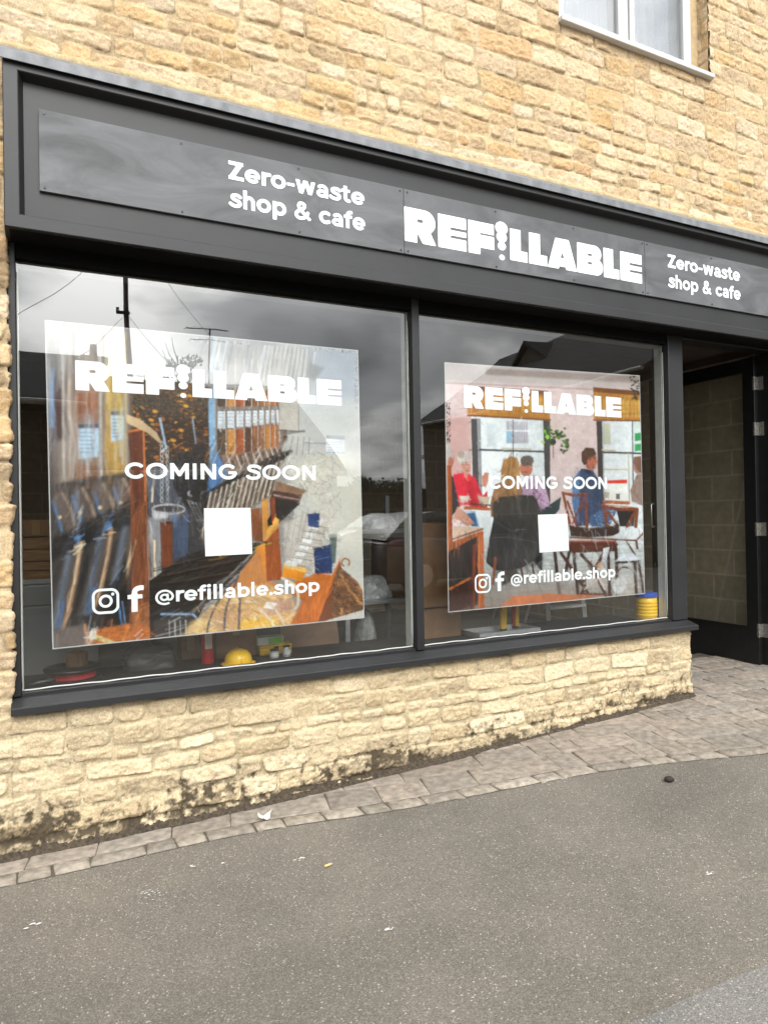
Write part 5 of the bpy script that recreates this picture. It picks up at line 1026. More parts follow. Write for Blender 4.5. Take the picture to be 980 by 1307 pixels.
    for q in ([(708, 706), (714, 760)], [(786, 700), (788, 760)], [(732, 706), (738, 762)], [(776, 704), (778, 762)], [(726, 706), (722, 730)]): c.line(q, 4.2, dk)
    for q in ([(716, 706), (752, 760)], [(742, 708), (766, 735)], [(770, 706), (742, 758)], [(752, 722), (774, 760)], [(762, 735), (744, 742)]): c.line(q, 4.2, (82, 46, 36))
    c.line([(745, 758), (780, 759)], 3, (110, 60, 44)); c.poly([(792, 707), (808, 706), (814, 714), (806, 719), (786, 717)], (226, 230, 240)); c.line([(788, 718), (812, 717)], 3, (72, 46, 42)); c.line([(810, 718), (812, 760)], 4, (76, 46, 40)); c.line([(815, 716), (821, 758)], 3, (76, 46, 40)); c.ring(797, 738, 11, 14, 2.4, (80, 50, 44), 1, 180, 290)
    c.ell(791, 747, 8, 12, (214, 214, 216), .9, 1.5, 20); c.line([(746, 752), (764, 738), (772, 752)], 3, (214, 196, 190)); c.poly([(770, 700), (778, 698), (774, 715), (768, 718)], (226, 226, 232)); c.ell(765, 722, 3.4, 3, (222, 170, 140)); c.poly([(748, 738), (760, 736), (748, 752)], (206, 200, 200))
    c.poly([(690, 735), (722, 735), (735, 760), (690, 764), (640, 772), (630, 756), (660, 742)], (170, 160, 154), .45, 5)
    # pale boards at the foot and the warm wooden lip
    c.poly([(640, 779), (655, 764), (690, 760), (830, 752), (830, 790), (640, 790)], (196, 122, 84), 0); c.poly([(634, 778), (655, 761), (700, 758), (770, 760), (720, 768), (700, 775), (636, 782)], (206, 128, 84))
    D = c.detail
    D([(578, 606), (594, 602), (616, 632), (622, 648), (586, 646)], 46, 60, 30, (4, 14), (.7, 2), .6, 1.4, 21, .5, .9); D([(626, 640), (648, 612), (672, 640), (672, 660), (626, 660)], 40, 70, 30, (4, 14), (.7, 2), .7, 1.35, 22, .5, .9)
    D(hair, 90, 96, 8, (6, 22), (.5, 1.1), .55, 1.7, 23, .6); D([(664, 640), (682, 606), (702, 645), (694, 662)], 70, 60, 40, (3, 9), (.5, 1.4), .6, 1.5, 24, .6)
    D(sh, 80, 70, 25, (4, 20), (.7, 2), .55, 1.6, 25, .5, .9); D([(742, 590), (748, 571), (761, 580), (752, 588)], 40, 60, 30, (2, 6), (.4, .9), .5, 1.9, 26, .6); D([(804, 626), (824, 602), (830, 640), (820, 646)], 40, 70, 20, (4, 16), (.7, 2), .6, 1.4, 27, .5, .9)
    D(coat, 130, 92, 14, (8, 40), (.8, 2.4), .55, 1.9, 28, .4, 1.2); D(fl, 300, 66, 10, (6, 30), (.5, 1.4), .7, 1.25, 29, .5); D([(572, 690), (617, 680), (617, 776), (572, 782)], 120, 88, 8, (6, 30), (.6, 1.6), .6, 1.6, 30, .5)
    for P in ([(596, 500), (700, 506), (702, 532), (597, 526)], [(757, 502), (830, 508), (830, 533), (758, 532)]): D(P, 260, 90, 4, (3, 10), (.5, 1), .65, 1.45, 31, .6); D(P, 60, 3, 2, (8, 30), (.4, .8), .6, 1.1, 32, .5)
    D([(720, 630), (820, 640), (822, 760), (712, 760)], 260, 70, 60, (3, 14), (.5, 1.2), .5, 1.7, 33, .5); D([(601, 534), (696, 536), (696, 640), (603, 640)], 70, 0, 60, (3, 16), (.6, 2), .88, 1.06, 34, .6); D([(585, 578), (602, 578), (602, 604), (585, 604)], 40, 60, 40, (1.5, 4), (.4, .9), .65, 1.3, 35, .6)
    D([(664, 580), (682, 580), (681, 608), (664, 608)], 46, 60, 50, (1.5, 4), (.4, .9), .55, 1.5, 36, .6); D([(749, 578), (762, 578), (761, 600), (749, 600)], 26, 60, 50, (1.5, 4), (.4, .9), .65, 1.3, 37, .6)
    for x, y, w_ in ((592, 593, 5), (669, 594, 5.6), (758.5, 585, 2.5)): c.line([(x-w_*.5, y-2.6), (x-w_*.1, y-2.9)], .8, (90, 64, 56), .8); c.line([(x+w_*.25, y-2.8), (x+w_*.7, y-2.4)], .8, (90, 64, 56), .8); c.line([(x+w_*.1, y), (x+w_*.16, y+3.4)], .8, (166, 104, 88), .7); c.ell(x-w_*.3, y-.6, .8, .6, (50, 36, 34), .9); c.ell(x+w_*.5, y-.5, .8, .6, (50, 36, 34), .9)
    c.photo(2); return c

def poster(pts, cv, label, nu=470, nv=450):
    P = [wp(*p, .0725) for p in pts]; U, V = np.meshgrid(np.linspace(0, 1, nu), np.linspace(0, 1, nv))
    f = lambda i: P[0][i]*(1-U)*(1-V)+P[1][i]*U*(1-V)+P[2][i]*U*V+P[3][i]*(1-U)*V
    X, Z = f(0), f(1); Y = np.full_like(X, .0725)
    C_ = np.stack([X, Y-CAMY, Z-EZ], -1) @ CM.T; px = CX+FPX*C_[..., 0]/C_[..., 2]; py = CY_+FPX*C_[..., 1]/C_[..., 2]
    colr = np.clip(cv.at(px, py), 0, 1)**1.15*.74
    bdr = np.minimum.reduce([U*1.7, (1-U)*1.7, V*1.6, (1-V)*1.6])[..., None]; q = (bdr < .004); colr = np.where(q, .45, colr)
    t = empty('window_poster', ((P[0][0]+P[2][0])/2, .0725, P[2][1]), label, 'poster', 'big printed posters stuck inside the shop window')
    m = MATS.get('poster_print') or mat('poster_print', (1, 1, 1), .45, .0, 5, attr='Col', spec=.3)
    obj('print', gridmesh('print', np.stack([X, Y, Z], -1), colr), m, t)
    bk_ = MB().box(min(P[0][0], P[3][0])+.012, max(P[1][0], P[2][0])-.012, .0735, .0741, P[2][1]+.02, P[0][1]-.004); bk_.build('backing_film', mat('white_backing_film', (.6, .6, .6), .6, .02, 3), t)
    return t
p1 = poster([(57, 408), (457, 446.6), (465, 789), (67, 829)], paint_refill(), 'larger window poster picturing rows of dry food dispensers, scoops and a wicker basket')
p2 = poster([(567, 462), (816.3, 479), (823, 758), (572, 782)], paint_cafe(), 'window poster nearer the door picturing people sitting at cafe tables')
TY = .0715
heavy(.156, 1.597, 2.208, .150, TY, p1); heavy(2.455, 3.822, 2.243, .147, TY, p2)
text('COMING SOON', .382, 1.434, 1.766, .084, TY, p1, track=.05, bold=.008); text('COMING SOON', 2.640, 3.676, 1.718, .087, TY, p2, track=.05, bold=.008)
text('@refillable.shop', .519, 1.440, 1.117, .076, TY, p1, bold=.008); text('@refillable.shop', 2.795, 3.735, 1.077, .078, TY, p2, bold=.008)
def icon(fn, X0, Z0, s_, par, name):
    mb = MB(); xs = np.arange(-.05, 1.06, .018); A, B = np.meshgrid(xs, xs); march(fn(A, B), xs, xs, mb, lambda a, b: (X0+a*s_, TY, Z0+b*s_)); raw(mb, name, M_vinyl, par)
cam_icon = lambda X, Y: np.minimum.reduce([np.abs(rbox(X, Y, .055, .945, .055, .945, .25))-.05, np.abs(np.hypot(X-.5, Y-.5)-.205)-.05, np.hypot(X-.76, Y-.76)-.06])
f_icon = lambda X, Y: np.minimum.reduce([rbox(X, Y, .36, .58, 0, .72), stroke(X, Y, arc(.70, .74, .23, .17, 180, 90, 12)+[(.80, .91)], .19), rbox(X, Y, .22, .76, .50, .66)])
icon(cam_icon, .217, 1.078, .130, p1, 'camera_icon'); icon(f_icon, .357, 1.078, .135, p1, 'letter_icon'); icon(cam_icon, 2.512, 1.035, .126, p2, 'camera_icon'); icon(f_icon, 2.645, 1.040, .128, p2, 'letter_icon')
for par, pts in ((p1, [(260.2, 648.7), (319.8, 648.1), (322, 706.9), (262, 710.2)]), (p2, [(686.3, 657.1), (723.7, 655.7), (726.1, 702.7), (688.4, 705.4)])):
    q = [wp(*p, TY) for p in pts]; mb = MB(); mb.add([(a, TY-.0003, b) for a, b in q], [(0, 1, 2, 3)]); raw(mb, 'white_square', M_vinyl, par)
#@@PART3
# ------------------------------------------------------------------ things standing inside the windows
def spot(px, py0, py1, y):
    """x, bottom z, top z of a thing whose axis stands at depth y"""
    x, z0 = wp(px, py0, y); return x, z0, wp(px, py1, y)[1]
def span(px0, px1, py, y): return wp(px0, py, y)[0], wp(px1, py, y)[0]
def carton(px0, px1, py, y, z0, dep, label, group=None, rz=0, tape=True, m=None):
    x0, x1 = span(px0, px1, py, y); z1 = wp((px0+px1)/2, py, y)[1]
    t = empty('cardboard_box', ((x0+x1)/2, y+dep/2, z0), label, 'cardboard box', group)
    b = MB().box(x0, x1, y, y+dep, z0, z1, .004).build('carton', m or M_card, t)
    f = MB(); f.box(x0+.002, x1-.002, y+.003, y+dep/2-.0015, z1+.0005, z1+.004).box(x0+.002, x1-.002, y+dep/2+.0015, y+dep-.003, z1+.0005, z1+.004); f.build('flap', m or M_card, t)
    if tape: MB().box((x0+x1)/2-.022, (x0+x1)/2+.022, y-.001, y-.0003, z1-.09, z1-.002).build('packing_tape', mat('brown_tape', (.36, .22, .10), .3, .1, 9), t)
    return t
# red cable on a black drum
y = .36; x, z = wp(93, 866, y); xa, xb = span(55, 130, 852, y); rad = (xb-xa)/2; zt_ = wp(93, 852, y)[1]
cr_ = empty('cable_reel', ((xa+xb)/2, y, BZ), 'black cable drum wound with red cable beside the pale cabinet', 'cable reel'); c0 = ((xa+xb)/2, y)
fl_ = [(.03, 0), (rad, 0), (rad*1.01, .006), (rad, .013), (rad*.86, .016), (.03, .016), (.03, 0)]
for zz in (BZ, zt_-.008): MB().lathe(fl_, (c0[0], c0[1], zz), 40).build('flange', M_blackp, cr_, True)
pr = [(.03, .016)]; hgt = zt_-.008-BZ
for k in range(13):
    zz = .018+(hgt-.02)*k/13; d_ = (hgt-.02)/13; pr += [(rad*.74, zz), (rad*.79, zz+d_/2)]
pr += [(rad*.74, hgt), (.03, hgt)]
MB().lathe(pr, (c0[0], c0[1], BZ), 40).build('cable_winding', M_redcable, cr_, True)
MB().lathe([(.001, 0), (.055, 0), (.055, .07), (.04, .075), (.04, .03), (.001, .03)], (c0[0]+.02, c0[1], zt_+.009), 24).build('hub', mat('brown_drum_core', (.16, .085, .04), .7, .4, 30, stretch=(6, 6, .5)), cr_)
# folded black stand lying by the reel
fs = empty('black_pry_bar', (wp(38, 872, .25)[0], .25, BZ), 'black tool lying in the near corner of the window beside the red reel', 'tool'); xk, _ = wp(34, 872, .25)
f = MB(); f.tube([(xk-.02, .24, BZ+.02), (xk+.12, .30, BZ+.025), (xk+.2, .31, BZ+.02)], [.012, .014, .01], 10); f.build('shaft', M_blackp, fs, True)
f = MB(); f.box(xk-.05, xk-.01, .225, .26, BZ, BZ+.042, .006); f.build('grip', M_blackp, fs)
# dark plastic sack
xa, xb = span(150, 230, 840, .48); zt_ = wp(190, 818, .48)[1]; nb = 26; Pm = np.zeros((nb, nb*2, 3)); th, ph = np.meshgrid(np.linspace(0, 2*np.pi, nb*2), np.linspace(0, 1, nb))
rr_ = (1-(np.abs(ph*2-.55)/1.6)**3)*(1-.55*np.clip((ph-.85)/.15, 0, 1)); sq = 1/np.maximum(np.abs(np.cos(th)), np.abs(np.sin(th)))**.55
wob = 1+.25*fbm(th*2.2, ph*5, 701, 4)+.12*fbm(th*7, ph*14, 705, 3); wob[:, -1] = wob[:, 0]
Pm[..., 0] = (xa+xb)/2+(xb-xa)/2*rr_*sq*.86*np.cos(th)*wob; Pm[..., 1] = .50+.11*rr_*sq*np.sin(th)*wob; Pm[..., 2] = BZ+ph*(zt_-BZ)+.012*fbm(th*3, ph*4, 711, 3)*ph
o = obj('plastic_sack', gridmesh('plastic_sack', Pm), M_sheet, None, True); o.data.validate(); tag(o, 'crumpled dark grey plastic sack between the red reel and the boxes', 'sack')
carton(231, 256, 812, .58, BZ, .16, 'narrow brown cardboard box behind the red extinguisher', 'cardboard boxes stored in the window')
carton(275, 327, 792, .50, BZ, .11, 'brown cardboard box standing behind the yellow helmet', 'cardboard boxes stored in the window')
# fire extinguisher
x, _, _ = spot(265, 850, 806, .42); r_ = .036; zt_ = BZ+.36
fe = empty('fire_extinguisher', (x, .42, BZ), 'red fire extinguisher standing between two cardboard boxes', 'fire extinguisher')
MB().lathe([(.001, 0), (r_*.96, 0), (r_, .008), (r_, .27), (r_*.8, .30), (.014, .325), (.014, .335), (.001, .335)], (x, .42, BZ), 28).build('cylinder', M_red, fe, True)
MB().box(x-.02, x+.02, .42-r_-.0008, .42-r_+.003, BZ+.09, BZ+.19).build('instruction_plate', mat('cream_plate', (.65, .6, .5), .5, .05, 9), fe)
v = MB(); v.box(x-.012, x+.012, .405, .435, BZ+.335, BZ+.36, .002).box(x-.008, x+.07, .413, .427, BZ+.362, BZ+.372, .002).box(x+.01, x+.065, .413, .427, BZ+.345, BZ+.351, .002); v.build('valve', M_blackp, fe)
MB().tube(spl([(x-.012, .42, BZ+.345), (x-.045, .42, BZ+.33), (x-.05, .42, BZ+.25), (x-.043, .42, BZ+.12)], 8) if False else [(x-.012, .42, BZ+.345), (x-.04, .42, BZ+.335), (x-.05, .42, BZ+.29), (x-.047, .42, BZ+.2), (x-.043, .42, BZ+.12)], .006, 8).build('hose', M_blackp, fe, True)
# safety helmet
x, _ = wp(304, 842, .30); hm = empty('safety_helmet', (x, .30, BZ), 'yellow safety helmet lying at the window foot', 'helmet')
MB().lathe([(.078, .012), (.079, .03), (.072, .055), (.052, .077), (.025, .088), (.001, .091)], (x, .30, BZ), 30).build('shell', M_yel, hm, True)
MB().lathe([(.076, .006), (.098, .004), (.1, .008), (.079, .016), (.076, .006)], (x, .295, BZ), 30).build('brim', M_yel, hm, True)
MB().tube([(x, .30-.077*math.cos(a), BZ+.014+.08*math.sin(a)) for a in [k*math.pi/14 for k in range(15)]], .006, 6).build('ridge', M_yel, hm, True)
# tins and a carton of fixings on a yellow case
for px, pt, lab, mm in ((350, 829, 'squat grey tin with a pale label next to the yellow case', M_grey), (366, 824, 'taller bright metal tin with a black cap next to the yellow case', M_alu)):
    x, _, z1 = spot(px, 842, pt, .36); t = empty('tin', (x, .36, BZ), lab, 'tin', 'tins in the window'); h_ = z1-BZ; r_ = .028 if px < 360 else .024
    MB().lathe([(.001, 0), (r_*.95, 0), (r_, .004), (r_, h_-.012), (r_*.96, h_-.008), (.001, h_-.008)], (x, .36, BZ), 24).build('can', mm, t, True)
    MB().lathe([(.001, h_-.007), (r_*.9, h_-.007), (r_*.9, h_), (.001, h_)], (x, .36, BZ), 24).build('cap', M_blackp, t)
    MB().lathe([(r_+.0006, h_*.25), (r_+.0006, h_*.7)], (x, .36, BZ), 24).build('paper_label', mat('pale_label', (.6, .6, .58), .5, .1, 20), t, True)
xa, xb = span(331, 372, 826, .46); z1 = wp(350, 823, .46)[1]; tb = empty('tool_case', ((xa+xb)/2, .5, BZ), 'small yellow tool case carrying a green carton behind the tins', 'tool case')
MB().box(xa, xb, .45, .56, BZ, z1-.016, .008).build('case', M_yel, tb); MB().box(xa-.001, xb+.001, .449, .561, z1-.015, z1, .006).build('lid', M_yel, tb); MB().box((xa+xb)/2-.014, (xa+xb)/2+.014, .443, .449, z1-.03, z1-.008, .002).build('latch', M_blackp, tb)
xa2, xb2 = span(328, 361, 818, .48); z2 = wp(345, 812.5, .48)[1]; gc = empty('green_carton', ((xa2+xb2)/2, .5, z1), 'green and white carton lying on the yellow tool case', 'carton')
MB().box(xa2, xb2, .465, .545, z1+.001, max(z2, z1+.035), .002).build('carton', mat('white_card', (.66, .68, .64), .6, .05, 9), gc); MB().box(xa2+(xb2-xa2)*.42, xb2-.003, .4642, .4648, z1+.004, max(z2, z1+.035)-.004).build('green_panel', M_green, gc)
# plywood offcut leaning behind
xa, xb = span(366, 441, 815, .75); pw = MB(); pw.prism([(.74, FL), (.762, FL), (1.0, 1.06), (.98, 1.07)], xa, xb, 'x'); o = pw.build('plywood_sheet', M_ply); tag(o, 'dark brown plywood sheet leaning behind the tins', 'board')
# metal rack
ra, rb = wp(441, 790, 1.0)[0], wp(534, 790, 1.0)[0]; rk = empty('metal_rack', ((ra+rb)/2, 1.25, FL), 'grey metal shelving rack seen between the poster and the mullion', 'shelving')
shz = [wp(490, py, 1.0)[1] for py in (676, 766)]+[.50]
for px in (ra, rb-.035):
    for py in (1.0, 1.47): MB().box(px, px+.035, py, py+.035, FL, 1.72).build('post', M_alu, rk)
for k, z in enumerate(shz): MB().box(ra+.004, rb-.004, 1.004, 1.50, z-.028, z, .002).build('shelf', M_alu, rk)
def wrapped(px0, px1, py0, py1, label, seed, y=1.08, dep=.26, z0=None):
    xa, xb = span(px0, px1, py1, y); zt = wp((px0+px1)/2, py0, y)[1]; zb = z0 if z0 is not None else wp((px0+px1)/2, py1, y)[1]
    u, v = np.meshgrid(np.linspace(0, 2*np.pi, 60), np.linspace(0, 1, 24)); q = np.sin(np.clip(v, 0, 1)*np.pi*.5+.0)
    rr = np.sqrt(np.clip(1-v**2.6, 0, 1))*(1+.35*fbm(np.cos(u)*2.6+3, v*3+np.sin(u)*2.6, seed, 4)); P = np.stack([(xa+xb)/2+(xb-xa)/2*rr*np.cos(u), y+dep/2+dep/2*rr*np.sin(u), zb+v*(zt-zb)], -1)
    P[:, -1] = P[:, 0]
    o = obj('wrapped_bundle', gridmesh('wrapped_bundle', P), mat('clear_wrap', (.36, .37, .37), .22, .35, 22, .8, 26), None, True); tag(o, label, 'bundle', 'bundles wrapped in clear plastic'); return o
wrapped(466, 516, 656, 676, 'flat bundle in clear plastic on the top shelf of the metal rack', 721, z0=shz[0]+.001)
wrapped(464, 512, 735, 766, 'crinkled bundle in clear plastic on the middle shelf of the metal rack', 731, z0=shz[1]+.001)
wrapped(463, 486, 778, 800, 'pale bundle in clear plastic on the bottom shelf of the rack', 741, z0=.502)
xa, xb = span(494, 518, 697, 1.1); t = empty('cardboard_box', ((xa+xb)/2, 1.2, shz[1]), 'brown cardboard box with a dark red lid on the middle rack shelf', 'cardboard box', 'cardboard boxes stored in the window')
MB().box(xa, xb, 1.1, 1.4, shz[1]+.001, wp(506, 697, 1.1)[1], .004).build('carton', mat('dull_cardboard', (.13, .075, .045), .85, .1, 9), t); z = wp(506, 697, 1.1)[1]; MB().box(xa+.01, xb+.004, 1.094, 1.404, z+.001, z+.06, .004).build('lid', mat('dark_red_card', (.14, .02, .02), .6, .1, 9), t)
# pale cabinet and crates behind the left-hand edge
xa, xb = wp(20, 800, 1.1)[0], wp(70, 800, 1.1)[0]+.25; z1 = wp(45, 740, 1.1)[1]
cb = empty('storage_cabinet', ((xa+xb)/2, 1.4, FL), 'pale grey storage cabinet standing under the wooden crates', 'cabinet')
MB().box(xa, xb, 1.1, 1.7, FL, z1-.03, .006).build('body', M_grey, cb); MB().box(xa-.006, xb+.006, 1.09, 1.705, z1-.028, z1, .004).build('worktop', mat('pale_worktop', (.42, .43, .44), .4, .05, 6), cb); MB().box(xa+.012, xb-.012, 1.092, 1.099, FL+.05, z1-.17, .003).build('door', M_grey, cb); MB().box(xa+.012, xb-.012, 1.092, 1.099, z1-.16, z1-.04, .003).build('drawer', M_grey, cb)
MB().box(xb-.25, xb-.12, 1.076, 1.092, z1-.10, z1-.085, .003).build('handle', M_alu, cb)
xc0, xc1 = wp(24, 700, 1.15)[0], wp(66, 700, 1.15)[0]+.12; zc = z1+.001
for k, (py0, lab) in enumerate(((716, 'lower wooden crate on the pale cabinet'), (685, 'upper wooden crate stacked on the pale cabinet'))):
    zt = wp(45, py0, 1.15)[1]; t = empty('wooden_crate', ((xc0+xc1)/2, 1.3, zc), lab, 'crate', 'wooden crates on the cabinet'); hh_ = zt-zc-.002
    for j in range(2): MB().box(xc0, xc1, 1.15, 1.162, zc+j*hh_/2, zc+(j+1)*hh_/2-.006, .002).build('front_slat', M_wood, t); MB().box(xc0, xc1, 1.438, 1.45, zc+j*hh_/2, zc+(j+1)*hh_/2-.006, .002).build('rear_slat', M_wood, t)
    for xx in (xc0, xc1-.014): MB().box(xx, xx+.014, 1.163, 1.437, zc, zt-.002).build('side_panel', M_wood, t)
    MB().box(xc0+.015, xc1-.015, 1.163, 1.437, zc+.004, zc+.014).build('base', M_wood, t); zc = zt
t = carton(27, 64, 664, 1.16, zc+.001, .25, 'dusty cardboard box on top of the wooden crates', 'cardboard boxes stored in the window')
# right-hand window: tall cartons, levels, ladder, tub
xa, xb = wp(530, 700, .42)[0], wp(592, 700, .42)[0]
carton(535, 588, 778, .42, BZ, .17, 'wide brown carton at the foot of the window beside the mullion', 'cardboard boxes stored in the window', tape=False)
z = wp(560, 776, .42)[1]; t = empty('cardboard_box', ((xa+xb)/2, .5, z), 'tall brown carton stacked on the wide carton by the mullion', 'cardboard box', 'cardboard boxes stored in the window')
MB().box(xa+.02, xb-.03, .425, .588, z+.005, wp(560, 668, .42)[1], .004).build('carton', M_card, t); z2 = wp(560, 668, .42)[1]; MB().box(xa+.022, xb-.032, .428, .506, z2+.0005, z2+.004).build('flap', M_card, t); MB().box(xa+.022, xb-.032, .509, .586, z2+.0005, z2+.004).build('flap', M_card, t)
def lean(name, px, top, bot, y0, y1, wd, th, m, label, cat, group, ends=True):
    xa, za = wp(px, bot, y0)[0], BZ; xb, zb = wp(px+1, top, y1); t = empty(name, (xa, y0, BZ), label, cat, group)
    d_ = Vector((xb-xa, y1-y0, zb-za)); L = d_.length; d_.normalize(); sx_ = Vector((1, 0, 0)); n_ = d_.cross(sx_).normalized(); mb = MB(); v = []
    for a in (0, L):
        for s1, s2 in ((-1, -1), (1, -1), (1, 1), (-1, 1)): v.append(Vector((xa, y0, za))+d_*a+sx_*(s1*wd/2)+n_*(s2*th/2))
    mb.add(v, [(3, 2, 1, 0), (4, 5, 6, 7), (0, 1, 5, 4), (1, 2, 6, 5), (2, 3, 7, 6), (3, 0, 4, 7)]); mb.build('bar', m, t)
    if ends:
        for a0, a1 in ((-.004, .02), (L*.45, L*.45+.04)):
            e_ = MB(); v = []
            for a in (a0, a1):
                for s1, s2 in ((-1, -1), (1, -1), (1, 1), (-1, 1)): v.append(Vector((xa, y0, za))+d_*a+sx_*(s1*(wd/2+.002))+n_*(s2*(th/2+.002)))
            e_.add(v, [(3, 2, 1, 0), (4, 5, 6, 7), (0, 1, 5, 4), (1, 2, 6, 5), (2, 3, 7, 6), (3, 0, 4, 7)]); e_.build('end_cap' if a0 < 0 else 'vial_housing', M_blackp, t)
lean('spirit_level', 642, 740, 800, .40, .47, .048, .02, M_yel, 'wide yellow spirit level leaning in the window below the cafe poster', 'spirit level', 'spirit levels')
lean('spirit_level', 659, 740, 798, .44, .50, .026, .02, M_yel, 'narrow yellow spirit level standing to the right of the wide yellow level', 'spirit level', 'spirit levels')
lean('spirit_level', 654.5, 738, 798, .46, .52, .018, .02, M_red, 'thin red spirit level wedged between two yellow levels', 'spirit level', 'spirit levels')
# stepladder
sl3 = empty('stepladder', (wp(700, 800, .9)[0], 1.1, FL), 'aluminium stepladder standing behind the cafe poster', 'stepladder'); xl = wp(686, 805, .9)[0]; z_at = 1.9
for xx in (xl, xl+.42):
    s_ = 1 if xx > xl else -1
    m_ = MB(); m_.tube([(xx-.0, .72, FL), (xx+.20-.05*s_, 1.15, z_at)], .022, 4).build('rail', M_alu, sl3); MB().tube([(xx, 1.75, FL), (xx+.20-.05*s_, 1.2, z_at)], .016, 4).build('rear_leg', M_alu, sl3)
for k in range(1, 6):
    f_ = k/6; MB().box(xl+.2*f_+.05*f_, xl+.42+.2*f_-.05*f_, .72+.43*f_-.03, .72+.43*f_+.05, FL+(z_at-FL)*f_-.01, FL+(z_at-FL)*f_+.01).build('step', M_alu, sl3)
MB().box(xl+.2, xl+.62, 1.10, 1.26, z_at, z_at+.03, .004).build('platform', M_blackp, sl3)
# tray of fixings and yellow tub
xa, xb = span(606, 682, 812, .30); tr_ = empty('metal_tray', ((xa+xb)/2, .33, BZ), 'shallow pale metal tray lying at the window foot below the cafe poster', 'tray')
MB().box(xa, xb, .24, .46, BZ, BZ+.006).build('base', M_alu, tr_); rim = MB(); rim.box(xa, xb, .236, .24, BZ, BZ+.034).box(xa, xb, .46, .464, BZ, BZ+.034).box(xa-.004, xa, .236, .464, BZ, BZ+.034).box(xb, xb+.004, .236, .464, BZ, BZ+.034); rim.build('rim', M_alu, tr_)
y = .19; x, z0, z1 = spot(825, 792, 757, y); xa, xb = span(815.5, 835.5, 775, y); r_ = (xb-xa)/2*.98; h_ = z1-BZ-.03
tu = empty('plastic_tub', (x, y, BZ+.0), 'yellow plastic tub with a blue lid in the corner of the right window', 'tub')
pr = [(.001, 0), (r_*.93, 0), (r_*.96, .01)]
for k in range(5): zz = h_*(.30+.13*k); pr += [(r_*.965, zz-.012), (r_*1.0, zz-.006), (r_*1.0, zz+.004), (r_*.965, zz+.010)]
pr += [(r_*.97, h_), (.001, h_)]
MB().lathe(pr, (x, y, BZ), 32).build('tub_body', M_yel, tu, True)
autosmooth(MB().lathe([(.001, h_+.001), (r_*1.02, h_+.001), (r_*1.03, h_+.006), (r_*1.0, h_+.034), (.001, h_+.036)], (x, y, BZ), 32).build('lid', M_blue, tu), 40)
lp = MB(); n = 8
for k in range(n): 
    a0, a1 = R(-20+k*6), R(-20+(k+1)*6); lp.add([(x+r_*1.008*math.cos(a), y+r_*1.008*math.sin(a), BZ+zz) for a, zz in ((a0, h_*.25), (a1, h_*.25), (a1, h_*.85), (a0, h_*.85))], [(0, 1, 2, 3)])
lp.build('paper_label', mat('blue_red_label', (.05, .1, .4), .4, .0, 40, base2=(.5, .06, .05)), tu)

# ------------------------------------------------------------------ litter on the pavement and road
def put_z(X, Y): return float(gz(X, Y))
lx, ly = gp(338, 1047); U, V = np.meshgrid(np.linspace(-1, 1, 26), np.linspace(-1, 1, 22)); P = np.stack([lx+.035*U+.012*V, ly+.022*V-.01*U*V, put_z(lx, ly)+.010+.040*np.abs(U*.6+.3*V)**1.3+.018*fbm(U*2+5, V*2+5, 751, 3)+.02*(1-V*V)*.5], -1)
o = obj('crumpled_paper', gridmesh('crumpled_paper', P), mat('dirty_white_paper', (.62, .60, .55), .8, .2, 40, .2, 60), None, True); tag(o, 'crumpled white paper scrap lying on the paving by the kerb setts', 'litter')
qx, qy = gp(418, 1106); z = put_z(qx, qy)-.002; t = empty('cigarette_end', (qx, qy, z), 'yellowish cigarette end lying on the asphalt', 'litter')
MB().tube([(qx-.014, qy-.002, z+.006), (qx+.014, qy+.003, z+.006)], .005, 10).build('filter', mat('filter_tip', (.60, .45, .16), .8, .15, 60), t); MB().tube([(qx+.0145, qy+.0031, z+.006), (qx+.024, qy+.0047, z+.006)], .005, 10).build('burnt_stub', mat('burnt_paper', (.35, .32, .28), .9, .4, 90), t)
sx0, sy0 = gp(854, 996); bm = bmesh.new(); bmesh.ops.create_icosphere(bm, subdivisions=3, radius=.024)
for v in bm.verts: k = 1+.5*float(fbm(np.array(v.co.x*40+7), np.array(v.co.y*40+v.co.z*31+3), 761, 3)); v.co = Vector((v.co.x*1.3*k, v.co.y*k, v.co.z*.62*k))
me = bpy.data.meshes.new('dark_pebble'); bm.to_mesh(me); bm.free(); o = bpy.data.objects.new('dark_pebble', me); col.objects.link(o); me.materials.append(mat('dark_lump', (.03, .022, .018), .9, .4, 60, .5, 120)); o.location = (sx0, sy0, put_z(sx0, sy0)+.006); tag(o, 'dark brown lump lying alone on the asphalt', 'stone')
px_, py_ = gp(333, 1023); z = put_z(px_, py_)+.006; o = MB().tube([(px_-.03, py_, z), (px_-.012, py_+.008, z+.012), (px_+.01, py_+.006, z+.014), (px_+.03, py_-.008, z+.002)], [.003, .006, .006, .002], 8).build('orange_peel', mat('dry_peel', (.42, .27, .06), .7, .2, 50), None, True); tag(o, 'curled strip of yellow peel at the wall foot', 'litter')
rs = np.random.RandomState(21); sp_ = MB()
def splat(px, py, n, s0, spread):
    cx, cy = gp(px, py)
    for _ in range(n):
        x, y = cx+rs.normal(0, spread), cy+rs.normal(0, spread*.8); r0 = s0*rs.uniform(.25, 1); m_ = 9; z = put_z(x, y)-.0005
        a = rs.rand()*3; pts = [(x+r0*(1+.5*rs.rand())*math.cos(a+2*math.pi*k/m_)*1.4, y+r0*(.5+.6*rs.rand())*math.sin(a+2*math.pi*k/m_), z) for k in range(m_)]; sp_.add([(x, y, z+.0008)]+pts, [(0, 1+k, 1+(k+1) % m_) for k in range(m_)])
